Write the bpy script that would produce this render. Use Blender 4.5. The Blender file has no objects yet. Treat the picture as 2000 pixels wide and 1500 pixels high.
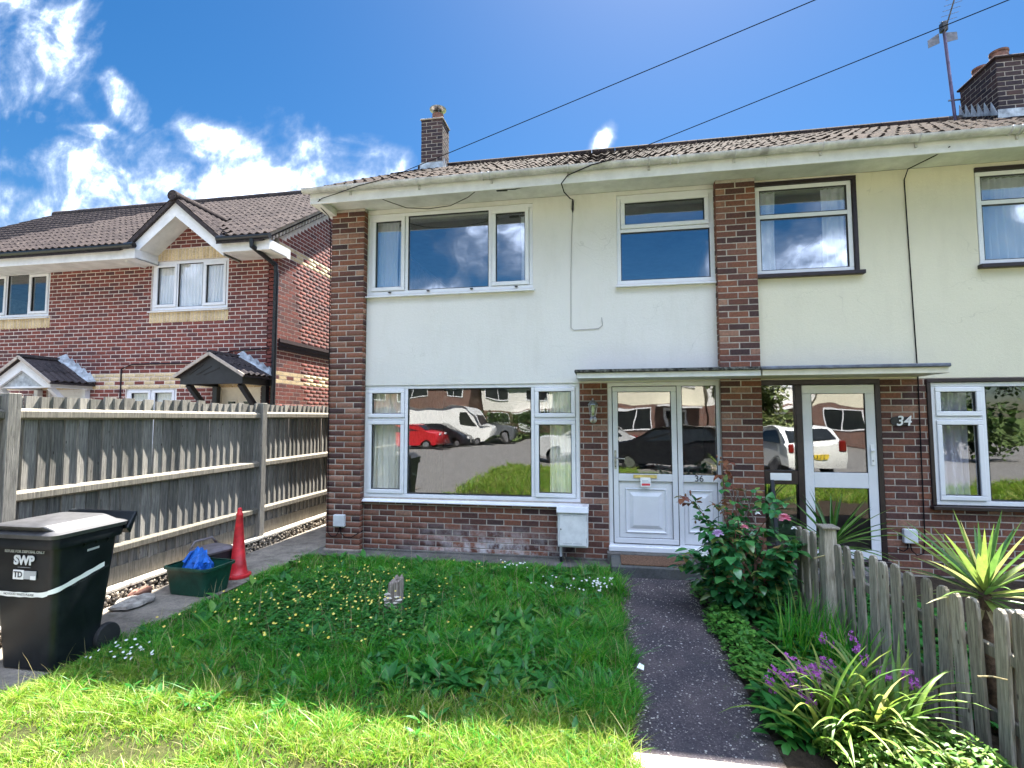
import bpy, bmesh, math, random
import numpy as np
from mathutils import Vector, Matrix
R = math.radians
random.seed(7)
rng = np.random.default_rng(7)
scene = bpy.context.scene
COL = scene.collection

# ------------------------------------------------------------------ camera
cam_d = bpy.data.cameras.new('camera')
cam_d.sensor_width = 36.0
cam_d.lens = 18.0
cam_d.clip_start = 0.05
cam_d.clip_end = 2000
cam = bpy.data.objects.new('camera', cam_d)
COL.objects.link(cam)
CAM = Vector((0.0, -6.38, 1.77))
_yaw, _pit, _rol = R(10.14), R(3.7055), R(-0.112)
_fw = Vector((-math.sin(_yaw)*math.cos(_pit), math.cos(_yaw)*math.cos(_pit), math.sin(_pit)))
_rt = Vector((math.cos(_yaw), math.sin(_yaw), 0)); _up = _rt.cross(_fw)
_r2 = _rt*math.cos(_rol) + _up*math.sin(_rol); _u2 = _up*math.cos(_rol) - _rt*math.sin(_rol)
cam.matrix_world = Matrix(((_r2.x, _u2.x, -_fw.x, CAM.x), (_r2.y, _u2.y, -_fw.y, CAM.y), (_r2.z, _u2.z, -_fw.z, CAM.z), (0, 0, 0, 1)))
scene.camera = cam

# ------------------------------------------------------------------ light
SUN = Vector((0.20, 1.0, 1.605)).normalized()          # towards the sun, behind the house
sun_el = math.asin(SUN.z); sun_az = math.atan2(SUN.x, SUN.y)
sl = bpy.data.lights.new('sun', 'SUN'); sl.energy = 4.2; sl.angle = R(0.53); sl.color = (1.0, 0.95, 0.86)
so = bpy.data.objects.new('sun', sl); COL.objects.link(so)
so.rotation_euler = (-SUN).to_track_quat('-Z', 'Y').to_euler()
so.location = (3, 12, 25)

world = bpy.data.worlds.new('World'); scene.world = world; world.use_nodes = True
wn = world.node_tree.nodes; wl = world.node_tree.links; wn.clear()
def N(t, **k):
    n = wn.new(t)
    for a, b in k.items(): setattr(n, a, b)
    return n
def wmath(op, a, b=None, c=None, clamp=False):
    n = N('ShaderNodeMath', operation=op); n.use_clamp = clamp
    for i, x in enumerate((a, b, c)):
        if x is None: continue
        if isinstance(x, (int, float)): n.inputs[i].default_value = x
        else: wl.new(x, n.inputs[i])
    return n.outputs[0]
sky = N('ShaderNodeTexSky', sky_type='NISHITA'); sky.sun_disc = False
sky.sun_elevation = sun_el; sky.sun_rotation = sun_az
sky.altitude = 50; sky.air_density = 1.0; sky.dust_density = 0.35; sky.ozone_density = 3.0
SKY_STRENGTH = 0.15
EXPOSURE = 3.0
tc = N('ShaderNodeTexCoord'); sep = N('ShaderNodeSeparateXYZ'); wl.new(tc.outputs['Generated'], sep.inputs[0])
ay = wmath('MAXIMUM', wmath('ABSOLUTE', sep.outputs[1]), 0.05)
cq = N('ShaderNodeCombineXYZ'); wl.new(wmath('DIVIDE', sep.outputs[0], ay), cq.inputs[0]); wl.new(wmath('DIVIDE', sep.outputs[2], ay), cq.inputs[1])
wl.new(wmath('SIGN', sep.outputs[1]), cq.inputs[2])
fb = N('ShaderNodeTexNoise'); fb.inputs['Scale'].default_value = 5.5; fb.inputs['Detail'].default_value = 8; fb.inputs['Roughness'].default_value = 0.54
fb.inputs['Distortion'].default_value = 0.6; wl.new(cq.outputs[0], fb.inputs['Vector'])
fb2 = N('ShaderNodeTexNoise'); fb2.inputs['Scale'].default_value = 22; fb2.inputs['Detail'].default_value = 6; fb2.inputs['Roughness'].default_value = 0.6
wl.new(cq.outputs[0], fb2.inputs['Vector'])
# cumulus banks: (x/y, z/y, long radius, short radius, tilt, +1 in front / -1 behind the viewer)
CLOUDS = [(-0.97,0.54,0.44,0.115,-14,1),(-1.42,0.49,0.34,0.09,-8,1),(-0.535,0.555,0.165,0.062,-18,1),(-0.86,0.630,0.13,0.036,-18,1),
          (-1.48,1.00,0.33,0.16,-46,1),(-1.119,0.749,0.125,0.042,-52,1),(-1.34,0.815,0.12,0.024,-23,1),(-1.38,0.748,0.04,0.018,-20,1),
          (0.003,0.542,0.042,0.018,62,1),(-0.70,0.507,0.11,0.05,-9,1),(-1.2,0.69,0.10,0.02,-14,1),
          (-0.19,0.335,0.13,0.075,-20,-1),(-0.345,0.25,0.085,0.035,0,-1),(0.25,0.29,0.09,0.06,45,-1),(0.42,0.33,0.17,0.09,50,-1),(0.85,0.40,0.2,0.1,30,-1),(-0.8,0.36,0.25,0.1,10,-1)]
field = None
for (qx, qz, ra, rb, tl, sg) in CLOUDS:
    mp = N('ShaderNodeMapping', vector_type='TEXTURE')
    mp.inputs['Location'].default_value = (qx, qz, sg); mp.inputs['Rotation'].default_value = (0, 0, R(tl)); mp.inputs['Scale'].default_value = (ra, rb, 0.2)
    wl.new(cq.outputs[0], mp.inputs['Vector'])
    ln = N('ShaderNodeVectorMath', operation='LENGTH'); wl.new(mp.outputs[0], ln.inputs[0])
    b = wmath('SUBTRACT', 1.0, ln.outputs['Value'])
    field = b if field is None else wmath('SMOOTH_MAX', field, b, 0.25)
fld = wmath('MINIMUM', wmath('MAXIMUM', field, -1.2), 0.30)
nz = wmath('ADD', wmath('MULTIPLY', wmath('SUBTRACT', fb.outputs[0], 0.46), 2.7), wmath('MULTIPLY', wmath('SUBTRACT', fb2.outputs[0], 0.5), 0.9))
dens = wmath('ADD', fld, nz)
mr = N('ShaderNodeMapRange', interpolation_type='SMOOTHSTEP'); wl.new(dens, mr.inputs['Value'])
mr.inputs['From Min'].default_value = -0.15; mr.inputs['From Max'].default_value = 1.0
up0 = N('ShaderNodeMapRange'); wl.new(sep.outputs[2], up0.inputs['Value']); up0.inputs['From Min'].default_value = 0.02; up0.inputs['From Max'].default_value = 0.12
# bright bluish cloud layer added over the unseen sky to fill the shade
zz = wmath('ADD', wmath('MAXIMUM', sep.outputs[2], 0.0), 0.12)
cl_ = N('ShaderNodeCombineXYZ'); wl.new(wmath('DIVIDE', sep.outputs[0], zz), cl_.inputs[0]); wl.new(wmath('DIVIDE', sep.outputs[1], zz), cl_.inputs[1])
fb3 = N('ShaderNodeTexNoise'); fb3.inputs['Scale'].default_value = 0.95; fb3.inputs['Detail'].default_value = 8; fb3.inputs['Roughness'].default_value = 0.6; wl.new(cl_.outputs[0], fb3.inputs['Vector'])
mr3 = N('ShaderNodeMapRange', interpolation_type='SMOOTHSTEP'); wl.new(fb3.outputs[0], mr3.inputs['Value']); mr3.inputs['From Min'].default_value = 0.42; mr3.inputs['From Max'].default_value = 0.60
fr3 = N('ShaderNodeMapRange', interpolation_type='SMOOTHSTEP'); wl.new(sep.outputs[1], fr3.inputs['Value']); fr3.inputs['From Min'].default_value = 0.30; fr3.inputs['From Max'].default_value = -0.05  # keeps the added fill cloud out of the view ahead
up3 = N('ShaderNodeMapRange', interpolation_type='SMOOTHSTEP'); wl.new(sep.outputs[2], up3.inputs['Value']); up3.inputs['From Min'].default_value = 0.33; up3.inputs['From Max'].default_value = 0.46
fill_cloud = wmath('MULTIPLY', wmath('MULTIPLY', mr3.outputs[0], fr3.outputs[0]), up3.outputs[0])
mr_all = wmath('MAXIMUM', mr.outputs[0], fill_cloud)
cmask = wmath('MULTIPLY', mr_all, up0.outputs[0])
hs = N('ShaderNodeHueSaturation'); hs.inputs['Value'].default_value = 0.125; hs.inputs['Saturation'].default_value = 1.36; hs.inputs['Hue'].default_value = 0.500; wl.new(sky.outputs[0], hs.inputs['Color'])
ccol = N('ShaderNodeMix', data_type='RGBA'); ccol.inputs['A'].default_value = (0.60, 0.72, 0.95, 1); ccol.inputs['B'].default_value = (6.0, 7.1, 9.4, 1)
wl.new(wmath('MAXIMUM', wmath('MULTIPLY', wmath('POWER', mr.outputs[0], 3.5), 0.5), wmath('MULTIPLY', wmath('POWER', fill_cloud, 2.2), 0.85)), ccol.inputs['Factor'])
mx = N('ShaderNodeMix', data_type='RGBA'); wl.new(wmath('MULTIPLY', cmask, 0.95), mx.inputs['Factor']); wl.new(hs.outputs[0], mx.inputs['A']); wl.new(ccol.outputs['Result'], mx.inputs['B'])
bg = N('ShaderNodeBackground'); bg.inputs['Strength'].default_value = SKY_STRENGTH; wl.new(mx.outputs['Result'], bg.inputs['Color'])
wo = N('ShaderNodeOutputWorld'); wl.new(bg.outputs[0], wo.inputs['Surface'])

vs = scene.view_settings
vs.view_transform = 'Standard'; vs.look = 'None'; vs.exposure = EXPOSURE; vs.gamma = 1.0; vs.use_curve_mapping = False
scene.cycles.max_bounces = 8; scene.cycles.transparent_max_bounces = 12
scene.cycles.caustics_reflective = False; scene.cycles.caustics_refractive = False

# ------------------------------------------------------------------ materials
class NT:
    def __init__(s, name):
        s.m = bpy.data.materials.new(name); s.m.use_nodes = True
        s.n = s.m.node_tree.nodes; s.l = s.m.node_tree.links; s.n.clear()
        s.out = s.n.new('ShaderNodeOutputMaterial'); s.p = s.n.new('ShaderNodeBsdfPrincipled')
        s.l.new(s.p.outputs[0], s.out.inputs['Surface'])
    def new(s, t, **k):
        n = s.n.new(t)
        for a, b in k.items(): setattr(n, a, b)
        return n
    def set(s, sock, v):
        if isinstance(v, (int, float)): sock.default_value = v
        elif isinstance(v, tuple): sock.default_value = v if len(v) == 4 or sock.type != 'RGBA' else (*v, 1)
        else: s.l.new(v, sock)
    def math(s, op, a, b=None, clamp=False):
        n = s.new('ShaderNodeMath', operation=op); n.use_clamp = clamp; s.set(n.inputs[0], a)
        if b is not None: s.set(n.inputs[1], b)
        return n.outputs[0]
    def pos(s, scale=(1, 1, 1), obj=False):
        if obj: o = s.new('ShaderNodeTexCoord').outputs['Object']
        else: o = s.new('ShaderNodeNewGeometry').outputs['Position']
        mp = s.new('ShaderNodeMapping'); mp.inputs['Scale'].default_value = scale; s.l.new(o, mp.inputs['Vector'])
        return mp.outputs[0]
    def noise(s, vec, scale, detail=4, rough=0.55, dist=0.0):
        n = s.new('ShaderNodeTexNoise'); s.l.new(vec, n.inputs['Vector']); n.inputs['Scale'].default_value = scale
        n.inputs['Detail'].default_value = detail; n.inputs['Roughness'].default_value = rough; n.inputs['Distortion'].default_value = dist
        return n.outputs[0]
    def vor(s, vec, scale, feature='F1', out='Distance'):
        n = s.new('ShaderNodeTexVoronoi', feature=feature); s.l.new(vec, n.inputs['Vector']); n.inputs['Scale'].default_value = scale
        return n.outputs[out]
    def rng(s, v, a, b, c=0.0, d=1.0):
        n = s.new('ShaderNodeMapRange'); s.set(n.inputs[0], v); n.inputs[1].default_value = a; n.inputs[2].default_value = b
        n.inputs[3].default_value = c; n.inputs[4].default_value = d
        return n.outputs[0]
    def ramp(s, v, stops, const=False):
        n = s.new('ShaderNodeValToRGB'); s.set(n.inputs[0], v); cr = n.color_ramp
        if const: cr.interpolation = 'CONSTANT'
        while len(cr.elements) < len(stops): cr.elements.new(0.5)
        for e, (p, c) in zip(cr.elements, stops): e.position = p; e.color = (*c, 1)
        return n.outputs[0]
    def mix(s, f, a, b, blend='MIX'):
        n = s.new('ShaderNodeMix', data_type='RGBA', blend_type=blend); s.set(n.inputs['Factor'], f); s.set(n.inputs['A'], a); s.set(n.inputs['B'], b)
        return n.outputs['Result']
    def rand(s):
        o = s.new('ShaderNodeObjectInfo').outputs['Random']; g = s.new('ShaderNodeNewGeometry').outputs['Random Per Island']
        return s.math('FRACT', s.math('ADD', o, g))
    def bump(s, h, strength=0.3, dist=0.01):
        b = s.new('ShaderNodeBump'); b.inputs['Strength'].default_value = strength; b.inputs['Distance'].default_value = dist; s.set(b.inputs['Height'], h)
        s.l.new(b.outputs[0], s.p.inputs['Normal']); return b
    def fin(s, col=None, rough=None, spec=None, metal=None):
        if col is not None: s.set(s.p.inputs['Base Color'], col)
        if rough is not None: s.set(s.p.inputs['Roughness'], rough)
        if spec is not None: s.p.inputs['Specular IOR Level'].default_value = spec
        if metal is not None: s.p.inputs['Metallic'].default_value = metal
        return s.m
MT = {}
def plain(name, col, rough=0.5, dirt=0.12, spec=0.5, metal=0.0, scale=6.0, bump=0.0, bscale=120, var=0.0):
    t = NT(name); p = t.pos()
    n = t.noise(p, scale, 6, 0.65); f = t.rng(n, 0.35, 0.7, 1.0-dirt*1.6, 1.0+dirt*0.5)
    if var: f = t.math('MULTIPLY', f, t.rng(t.rand(), 0, 1, 1-var, 1+var))
    c = t.new('ShaderNodeVectorMath', operation='SCALE'); c.inputs[0].default_value = col; t.l.new(f, c.inputs['Scale'])
    if bump: t.bump(t.noise(p, bscale, 3), bump, 0.004)
    MT[name] = t.fin(c.outputs[0], t.rng(n, 0.3, 0.7, rough+0.08, rough-0.05), spec, metal)
    return MT[name]
def brickmat(name, stops, mortarlike=0.0, stain=False):
    t = NT(name); p = t.pos()
    c = t.ramp(t.rand(), stops)
    n = t.noise(p, 38, 5, 0.7); c = t.mix(1.0, c, t.ramp(n, [(0.25, (0.55, 0.55, 0.58)), (0.5, (0.98, 0.95, 0.93)), (0.8, (1.5, 1.36, 1.28))]), 'MULTIPLY')
    b = t.noise(p, 9, 3); c = t.mix(t.rng(b, 0.52, 0.75, 0, 0.35), c, (0.075, 0.055, 0.06))
    if stain:
        sp = t.new('ShaderNodeSeparateXYZ'); t.l.new(t.pos(), sp.inputs[0])
        low = t.rng(sp.outputs[2], 0.08, 0.42, 1, 0); sx = t.rng(t.math('ABSOLUTE', t.math('ADD', sp.outputs[0], 1.45)), 0.25, 1.3, 1, 0)
        k = t.math('MULTIPLY', t.math('MULTIPLY', low, sx), t.rng(t.noise(p, 7, 5, 0.7), 0.42, 0.62))
        c = t.mix(t.math('MULTIPLY', k, 0.75, True), c, (0.62, 0.60, 0.60))
    t.bump(t.noise(p, 160, 4, 0.7), 0.35, 0.004)
    MT[name] = t.fin(c, 0.85, 0.25)
brickmat('brick_brown', [(0, (0.055, 0.034, 0.034)), (0.2, (0.10, 0.047, 0.039)), (0.42, (0.165, 0.070, 0.046)), (0.62, (0.205, 0.088, 0.054)), (0.8, (0.14, 0.064, 0.048)), (0.93, (0.24, 0.125, 0.088)), (1, (0.27, 0.16, 0.115))], stain=True)
brickmat('brick_red', [(0, (0.085, 0.040, 0.044)), (0.25, (0.15, 0.050, 0.044)), (0.55, (0.20, 0.060, 0.048)), (0.85, (0.17, 0.056, 0.048)), (1, (0.10, 0.045, 0.048))])
brickmat('brick_cream', [(0, (0.50, 0.40, 0.24)), (0.5, (0.58, 0.47, 0.29)), (1, (0.64, 0.53, 0.34))])
brickmat('brick_grey', [(0, (0.022, 0.018, 0.026)), (0.5, (0.042, 0.030, 0.036)), (1, (0.075, 0.045, 0.042))])
def mortar(name, col):
    t = NT(name); p = t.pos(); n = t.noise(p, 14, 6, 0.7)
    c = t.mix(1.0, col, t.ramp(n, [(0.25, (0.6, 0.6, 0.62)), (0.7, (1.15, 1.12, 1.08))]), 'MULTIPLY')
    t.bump(t.noise(p, 300, 3), 0.5, 0.003); MT[name] = t.fin(c, 0.95, 0.2)
mortar('mortar', (0.43, 0.385, 0.34)); mortar('mortar_pale', (0.64, 0.57, 0.52))
def render_mat(name, col, dirtcol):
    t = NT(name); p = t.pos()
    st = t.noise(t.pos((2.2, 2.2, 0.5)), 2.0, 6, 0.7); big = t.noise(p, 1.3, 5, 0.6)
    c = t.mix(t.rng(st, 0.5, 0.75, 0, 0.28), col, dirtcol); c = t.mix(t.rng(big, 0.45, 0.75, 0, 0.22), c, tuple(x*0.78 for x in col))
    fine = t.noise(p, 260, 3, 0.6); c = t.mix(t.rng(fine, 0.56, 0.72, 0, 0.25), c, tuple(x*0.55 for x in col))
    sp = t.new('ShaderNodeSeparateXYZ'); t.l.new(p, sp.inputs[0])
    ck = t.math('ABSOLUTE', t.math('SUBTRACT', t.noise(p, 0.75, 4, 0.55, 0.4), 0.5)); c = t.mix(t.math('MULTIPLY', t.rng(ck, 0.0, 0.0020, 0.3, 0), t.rng(t.noise(p, 0.9, 2), 0.52, 0.58)), c, tuple(x*0.45 for x in col))
    top = t.math('MULTIPLY', t.rng(sp.outputs[2], 4.25, 4.62), t.rng(st, 0.35, 0.6)); c = t.mix(t.math('MULTIPLY', top, 0.25), c, dirtcol)
    b = t.math('ADD', t.noise(p, 130, 4, 0.7), t.math('MULTIPLY', t.noise(p, 36, 2), 0.6)); t.bump(b, 0.55, 0.008)
    MT[name] = t.fin(c, 0.9, 0.2)
render_mat('render_white', (0.675, 0.66, 0.625), (0.52, 0.50, 0.44)); render_mat('render_cream', (0.67, 0.63, 0.50), (0.52, 0.48, 0.38))
plain('upvc', (0.70, 0.71, 0.74), 0.28, 0.05, 0.5, scale=3)
plain('upvc_warm', (0.72, 0.70, 0.66), 0.35, 0.12)
plain('gasket', (0.012, 0.012, 0.014), 0.6, 0.0)
plain('wood_brown', (0.022, 0.011, 0.014), 0.4, 0.3, scale=12)
plain('fascia_white', (0.72, 0.72, 0.72), 0.45, 0.10, scale=5)
plain('soffit', (0.76, 0.76, 0.77), 0.7, 0.15, scale=3)
plain('gutter_grey', (0.56, 0.55, 0.54), 0.45, 0.26, scale=7)
plain('black_plastic', (0.012, 0.014, 0.018), 0.35, 0.2)
plain('black_wood', (0.016, 0.017, 0.022), 0.45, 0.25)
plain('cable', (0.012, 0.012, 0.014), 0.95, 0.0, spec=0.0)
plain('cable_grey', (0.25, 0.24, 0.24), 0.5, 0.0)
plain('lead', (0.46, 0.51, 0.56), 0.5, 0.35, metal=0.0, scale=9)
plain('metal', (0.42, 0.42, 0.43), 0.4, 0.3, metal=0.9, scale=20)
plain('aerial_metal', (0.16, 0.16, 0.18), 0.6, 0.2, metal=0.3, scale=20)
plain('mast', (0.16, 0.12, 0.20), 0.45, 0.3, metal=0.4)
plain('brass', (0.75, 0.60, 0.28), 0.3, 0.15, metal=0.8)
plain('terracotta', (0.24, 0.11, 0.075), 0.8, 0.4, scale=15)
plain('white_paint', (0.80, 0.80, 0.80), 0.4, 0.05)
plain('black_paint', (0.015, 0.015, 0.015), 0.5, 0.0)
plain('cream_paint', (0.72, 0.68, 0.58), 0.4, 0.08)
plain('pale_box', (0.70, 0.71, 0.71), 0.5, 0.09, scale=12)
plain('grey_box', (0.62, 0.64, 0.66), 0.5, 0.12)
plain('interior', (0.20, 0.18, 0.16), 0.9, 0.15)
plain('interior_dark', (0.06, 0.055, 0.055), 0.9, 0.1)
plain('red_plastic', (0.62, 0.022, 0.030), 0.42, 0.28, scale=9)
plain('green_plastic', (0.006, 0.065, 0.040), 0.45, 0.3, scale=9)
plain('dark_plastic', (0.03, 0.03, 0.035), 0.5, 0.2)
plain('taupe_plastic', (0.16, 0.14, 0.15), 0.5, 0.2)
plain('mat_brown', (0.17, 0.10, 0.065), 1.0, 0.35, spec=0.1, scale=60, bump=0.8, bscale=400)
plain('paper', (0.82, 0.82, 0.80), 0.7, 0.03)
plain('red_print', (0.65, 0.05, 0.06), 0.6, 0.05)
plain('grey_print', (0.42, 0.43, 0.45), 0.6, 0.1)
plain('dark_print', (0.05, 0.05, 0.06), 0.6, 0.0)
plain('yellow_plate', (0.75, 0.55, 0.05), 0.4, 0.03)
plain('stone', (0.42, 0.38, 0.33), 0.9, 0.35, scale=14, bump=0.7, bscale=60)
plain('pebble', (0.24, 0.20, 0.155), 0.9, 0.3, scale=20, var=0.6, bump=0.5)
plain('fungus', (0.66, 0.60, 0.50), 0.8, 0.35, scale=60)
plain('twig', (0.09, 0.055, 0.035), 0.8, 0.3, scale=30)
plain('rose_cane', (0.14, 0.06, 0.035), 0.6, 0.3, scale=30)
plain('trunk', (0.16, 0.10, 0.065), 0.9, 0.4, scale=30, bump=0.6)
plain('sunlit_tarmac', (0.42, 0.39, 0.34), 0.9, 0.3, scale=9, bump=0.5)  # sunlight on the path end, painted in as a pale base colour
plain('tyre', (0.018, 0.018, 0.02), 0.7, 0.2)
plain('alloy', (0.45, 0.45, 0.47), 0.3, 0.1, metal=0.8)
for nm, c in (('paint_white', (0.78, 0.78, 0.76)), ('paint_red', (0.45, 0.015, 0.02)), ('paint_black', (0.012, 0.013, 0.016)), ('paint_grey', (0.10, 0.11, 0.12)), ('paint_silver', (0.45, 0.46, 0.47))):
    plain(nm, c, 0.15, 0.05, 0.6)
plain('car_glass', (0.015, 0.018, 0.02), 0.05, 0.0, 0.8)
plain('tail_light', (0.16, 0.006, 0.006), 0.2, 0.0)
plain('blue_bag', (0.02, 0.16, 0.62), 0.45, 0.3, scale=14)
plain('bin_lid', (0.065, 0.065, 0.07), 0.42, 0.25, scale=8)
# bin body
t = NT('bin_body'); p = t.pos(); n = t.noise(p, 7, 6, 0.7); c = t.mix(t.rng(n, 0.4, 0.7), (0.004, 0.006, 0.009), (0.012, 0.016, 0.020)); t.bump(t.noise(p, 500, 2), 0.12, 0.002); MT['bin_body'] = t.fin(c, t.rng(n, 0.35, 0.7, 0.36, 0.52), 0.3)
# lantern glass, window glass
def glassmat(name, refl, rough=0.0, tint=(0.86, 0.90, 0.90)):
    m = bpy.data.materials.new(name); m.use_nodes = True; n = m.node_tree.nodes; l = m.node_tree.links; n.clear()
    o = n.new('ShaderNodeOutputMaterial'); mx_ = n.new('ShaderNodeMixShader'); tr = n.new('ShaderNodeBsdfTransparent'); gl = n.new('ShaderNodeBsdfGlossy')
    lw_ = n.new('ShaderNodeLayerWeight'); lw_.inputs['Blend'].default_value = 0.5; fr = n.new('ShaderNodeMath'); fr.operation = 'POWER'; fr.inputs[1].default_value = 5.0; l.new(lw_.outputs['Facing'], fr.inputs[0]); ad = n.new('ShaderNodeMath'); ad.operation = 'MULTIPLY_ADD'; ad.inputs[1].default_value = 0.9; ad.inputs[2].default_value = refl+0.042
    ad.use_clamp = True; gl.inputs['Roughness'].default_value = rough; tr.inputs['Color'].default_value = (*tint, 1); gl.inputs['Color'].default_value = (0.95, 0.97, 1.0, 1)
    g = n.new('ShaderNodeNewGeometry'); nz_ = n.new('ShaderNodeTexNoise'); nz_.inputs['Scale'].default_value = 2.2; nz_.inputs['Detail'].default_value = 1; l.new(g.outputs['Position'], nz_.inputs['Vector'])
    bp = n.new('ShaderNodeBump'); bp.inputs['Strength'].default_value = 0.09; bp.inputs['Distance'].default_value = 0.03; l.new(nz_.outputs[0], bp.inputs['Height']); l.new(bp.outputs[0], gl.inputs['Normal'])
    l.new(fr.outputs[0], ad.inputs[0]); l.new(ad.outputs[0], mx_.inputs[0]); l.new(tr.outputs[0], mx_.inputs[1]); l.new(gl.outputs[0], mx_.inputs[2]); l.new(mx_.outputs[0], o.inputs['Surface'])
    MT[name] = m
glassmat('glass', 0.05, tint=(0.98, 0.985, 0.985)); glassmat('glass_upper', 0.19, tint=(0.97, 0.985, 1.0)); glassmat('lantern_glass', 0.08, 0.15, (0.8, 0.8, 0.74)); glassmat('glass_obscured', 0.09, 0.0, (0.97, 0.98, 0.98))
# roof tiles
def tilemat(name, a, b, lich, amt):
    t = NT(name); p = t.pos(); c = t.mix(t.rand(), a, b)
    c = t.mix(1.0, c, t.ramp(t.noise(p, 18, 5, 0.7), [(0.25, (0.5, 0.5, 0.52)), (0.75, (1.35, 1.3, 1.25))]), 'MULTIPLY')
    c = t.mix(t.math('MULTIPLY', t.rng(t.noise(p, 26, 6, 0.75), 0.53, 0.62), amt), c, lich)
    c = t.mix(t.math('MULTIPLY', t.rng(t.noise(p, 6, 5, 0.7), 0.56, 0.7), amt*0.8), c, (0.035, 0.03, 0.03))
    t.bump(t.noise(p, 120, 4, 0.7), 0.5, 0.006); MT[name] = t.fin(c, 0.95, 0.04)
tilemat('tile_old', (0.014, 0.012, 0.013), (0.040, 0.029, 0.027), (0.13, 0.10, 0.07), 0.7)
tilemat('tile_brown', (0.040, 0.034, 0.036), (0.060, 0.050, 0.050), (0.19, 0.16, 0.13), 0.35)
tilemat('tile_dark', (0.035, 0.032, 0.036), (0.06, 0.052, 0.055), (0.16, 0.14, 0.12), 0.3)
# weathered wood
def woodmat(name, a, b, green=0.0):
    t = NT(name); g = t.noise(t.pos((26, 26, 1.6)), 3.2, 6, 0.7, 0.5); g2 = t.noise(t.pos((90, 90, 3)), 2.2, 3, 0.6)
    c = t.ramp(g, [(0.22, tuple(x*0.30 for x in a)), (0.42, a), (0.62, b), (0.85, tuple(x*1.35 for x in b))])
    c = t.mix(t.rng(g2, 0.55, 0.72, 0, 0.55), c, tuple(x*0.28 for x in a))
    f = t.rng(t.rand(), 0, 1, 0.66, 1.25); cc = t.new('ShaderNodeVectorMath', operation='SCALE'); t.l.new(c, cc.inputs[0]); t.l.new(f, cc.inputs['Scale']); c = cc.outputs[0]
    kn = t.vor(t.pos((7, 7, 2.6)), 1.9); c = t.mix(t.rng(kn, 0.055, 0.085, 0.85, 0), c, (0.03, 0.022, 0.018))
    if green:
        sp = t.new('ShaderNodeSeparateXYZ'); t.l.new(t.pos(), sp.inputs[0])
        c = t.mix(t.math('MULTIPLY', t.rng(t.noise(t.pos(), 5, 5, 0.7), 0.45, 0.7), green), c, (0.10, 0.11, 0.05))
    t.bump(t.math('ADD', g, t.math('MULTIPLY', g2, 0.6)), 0.5, 0.006); MT[name] = t.fin(c, 0.85, 0.25)
woodmat('wood_fence', (0.135, 0.128, 0.118), (0.255, 0.24, 0.215), 0.08); woodmat('wood_rail', (0.13, 0.118, 0.098), (0.235, 0.208, 0.168), 0.15); woodmat('wood_picket', (0.25, 0.215, 0.17), (0.46, 0.405, 0.325), 0.2)
woodmat('wood_stump', (0.15, 0.12, 0.10), (0.30, 0.26, 0.22))
# ground materials
t = NT('path_tarmac'); p = t.pos(); v = t.vor(p, 95, out='Color'); dd = t.vor(p, 95); chip = t.math('MULTIPLY', t.rng(dd, 0.36, 0.26), t.rng(v, 0.60, 0.68))
big = t.noise(p, 3, 5, 0.6); c = t.ramp(t.noise(p, 60, 6, 0.8), [(0.25, (0.018, 0.016, 0.022)), (0.5, (0.055, 0.046, 0.054)), (0.75, (0.135, 0.115, 0.115))]); c = t.mix(t.rng(big, 0.45, 0.7, 0, 0.4), c, (0.15, 0.118, 0.115))
v2 = t.vor(p, 40, out='Color'); d2 = t.vor(p, 40); chip2 = t.math('MULTIPLY', t.rng(d2, 0.26, 0.2), t.rng(v2, 0.72, 0.78))
v3 = t.vor(p, 19, out='Color'); d3 = t.vor(p, 19); c = t.mix(t.math('MULTIPLY', t.math('MULTIPLY', t.rng(d3, 0.17, 0.12), t.rng(v3, 0.72, 0.76)), 0.85), c, (0.60, 0.57, 0.53))
c = t.mix(t.math('MULTIPLY', chip, 0.5), c, (0.40, 0.37, 0.34)); c = t.mix(t.math('MULTIPLY', chip2, 0.8), c, (0.58, 0.56, 0.52)); c = t.mix(t.math('MULTIPLY', t.rng(t.noise(p, 2.1, 6, 0.7), 0.50, 0.60), 0.5), c, (0.045, 0.042, 0.05)); c = t.mix(t.math('MULTIPLY', t.rng(t.noise(p, 9, 6, 0.8), 0.60, 0.70), 0.6), c, (0.06, 0.085, 0.03))
spp = t.new('ShaderNodeSeparateXYZ'); t.l.new(p, spp.inputs[0]); eg = t.rng(t.math('ADD', t.math('ABSOLUTE', t.math('SUBTRACT', spp.outputs[0], 0.52)), t.math('MULTIPLY', t.noise(p, 12, 5), 0.16)), 0.34, 0.46); c = t.mix(t.math('MULTIPLY', eg, 0.75), c, (0.05, 0.04, 0.028))
t.bump(t.math('ADD', t.noise(p, 150, 4, 0.8), dd), 0.7, 0.008); MT['path_tarmac'] = t.fin(c, 0.9, 0.25)
def concrete(name, col):
    t = NT(name); p = t.pos(); c = t.mix(1.0, col, t.ramp(t.noise(p, 4, 8, 0.75), [(0.3, (0.42, 0.41, 0.38)), (0.5, (0.95, 0.92, 0.88)), (0.7, (1.4, 1.34, 1.26))]), 'MULTIPLY')
    c = t.mix(t.rng(t.noise(p, 55, 5, 0.85), 0.52, 0.64, 0, 0.75), c, tuple(x*0.45 for x in col)); c = t.mix(t.rng(t.noise(p, 1.7, 6, 0.75), 0.52, 0.66, 0, 0.55), c, (0.10, 0.10, 0.075))
    t.bump(t.noise(p, 110, 5, 0.8), 0.7, 0.008); MT[name] = t.fin(c, 0.92, 0.2)
concrete('concrete', (0.26, 0.235, 0.205)); concrete('concrete_pale', (0.50, 0.47, 0.42)); concrete('concrete_dark', (0.13, 0.125, 0.12)); concrete('slate_step', (0.09, 0.095, 0.10))
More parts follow.
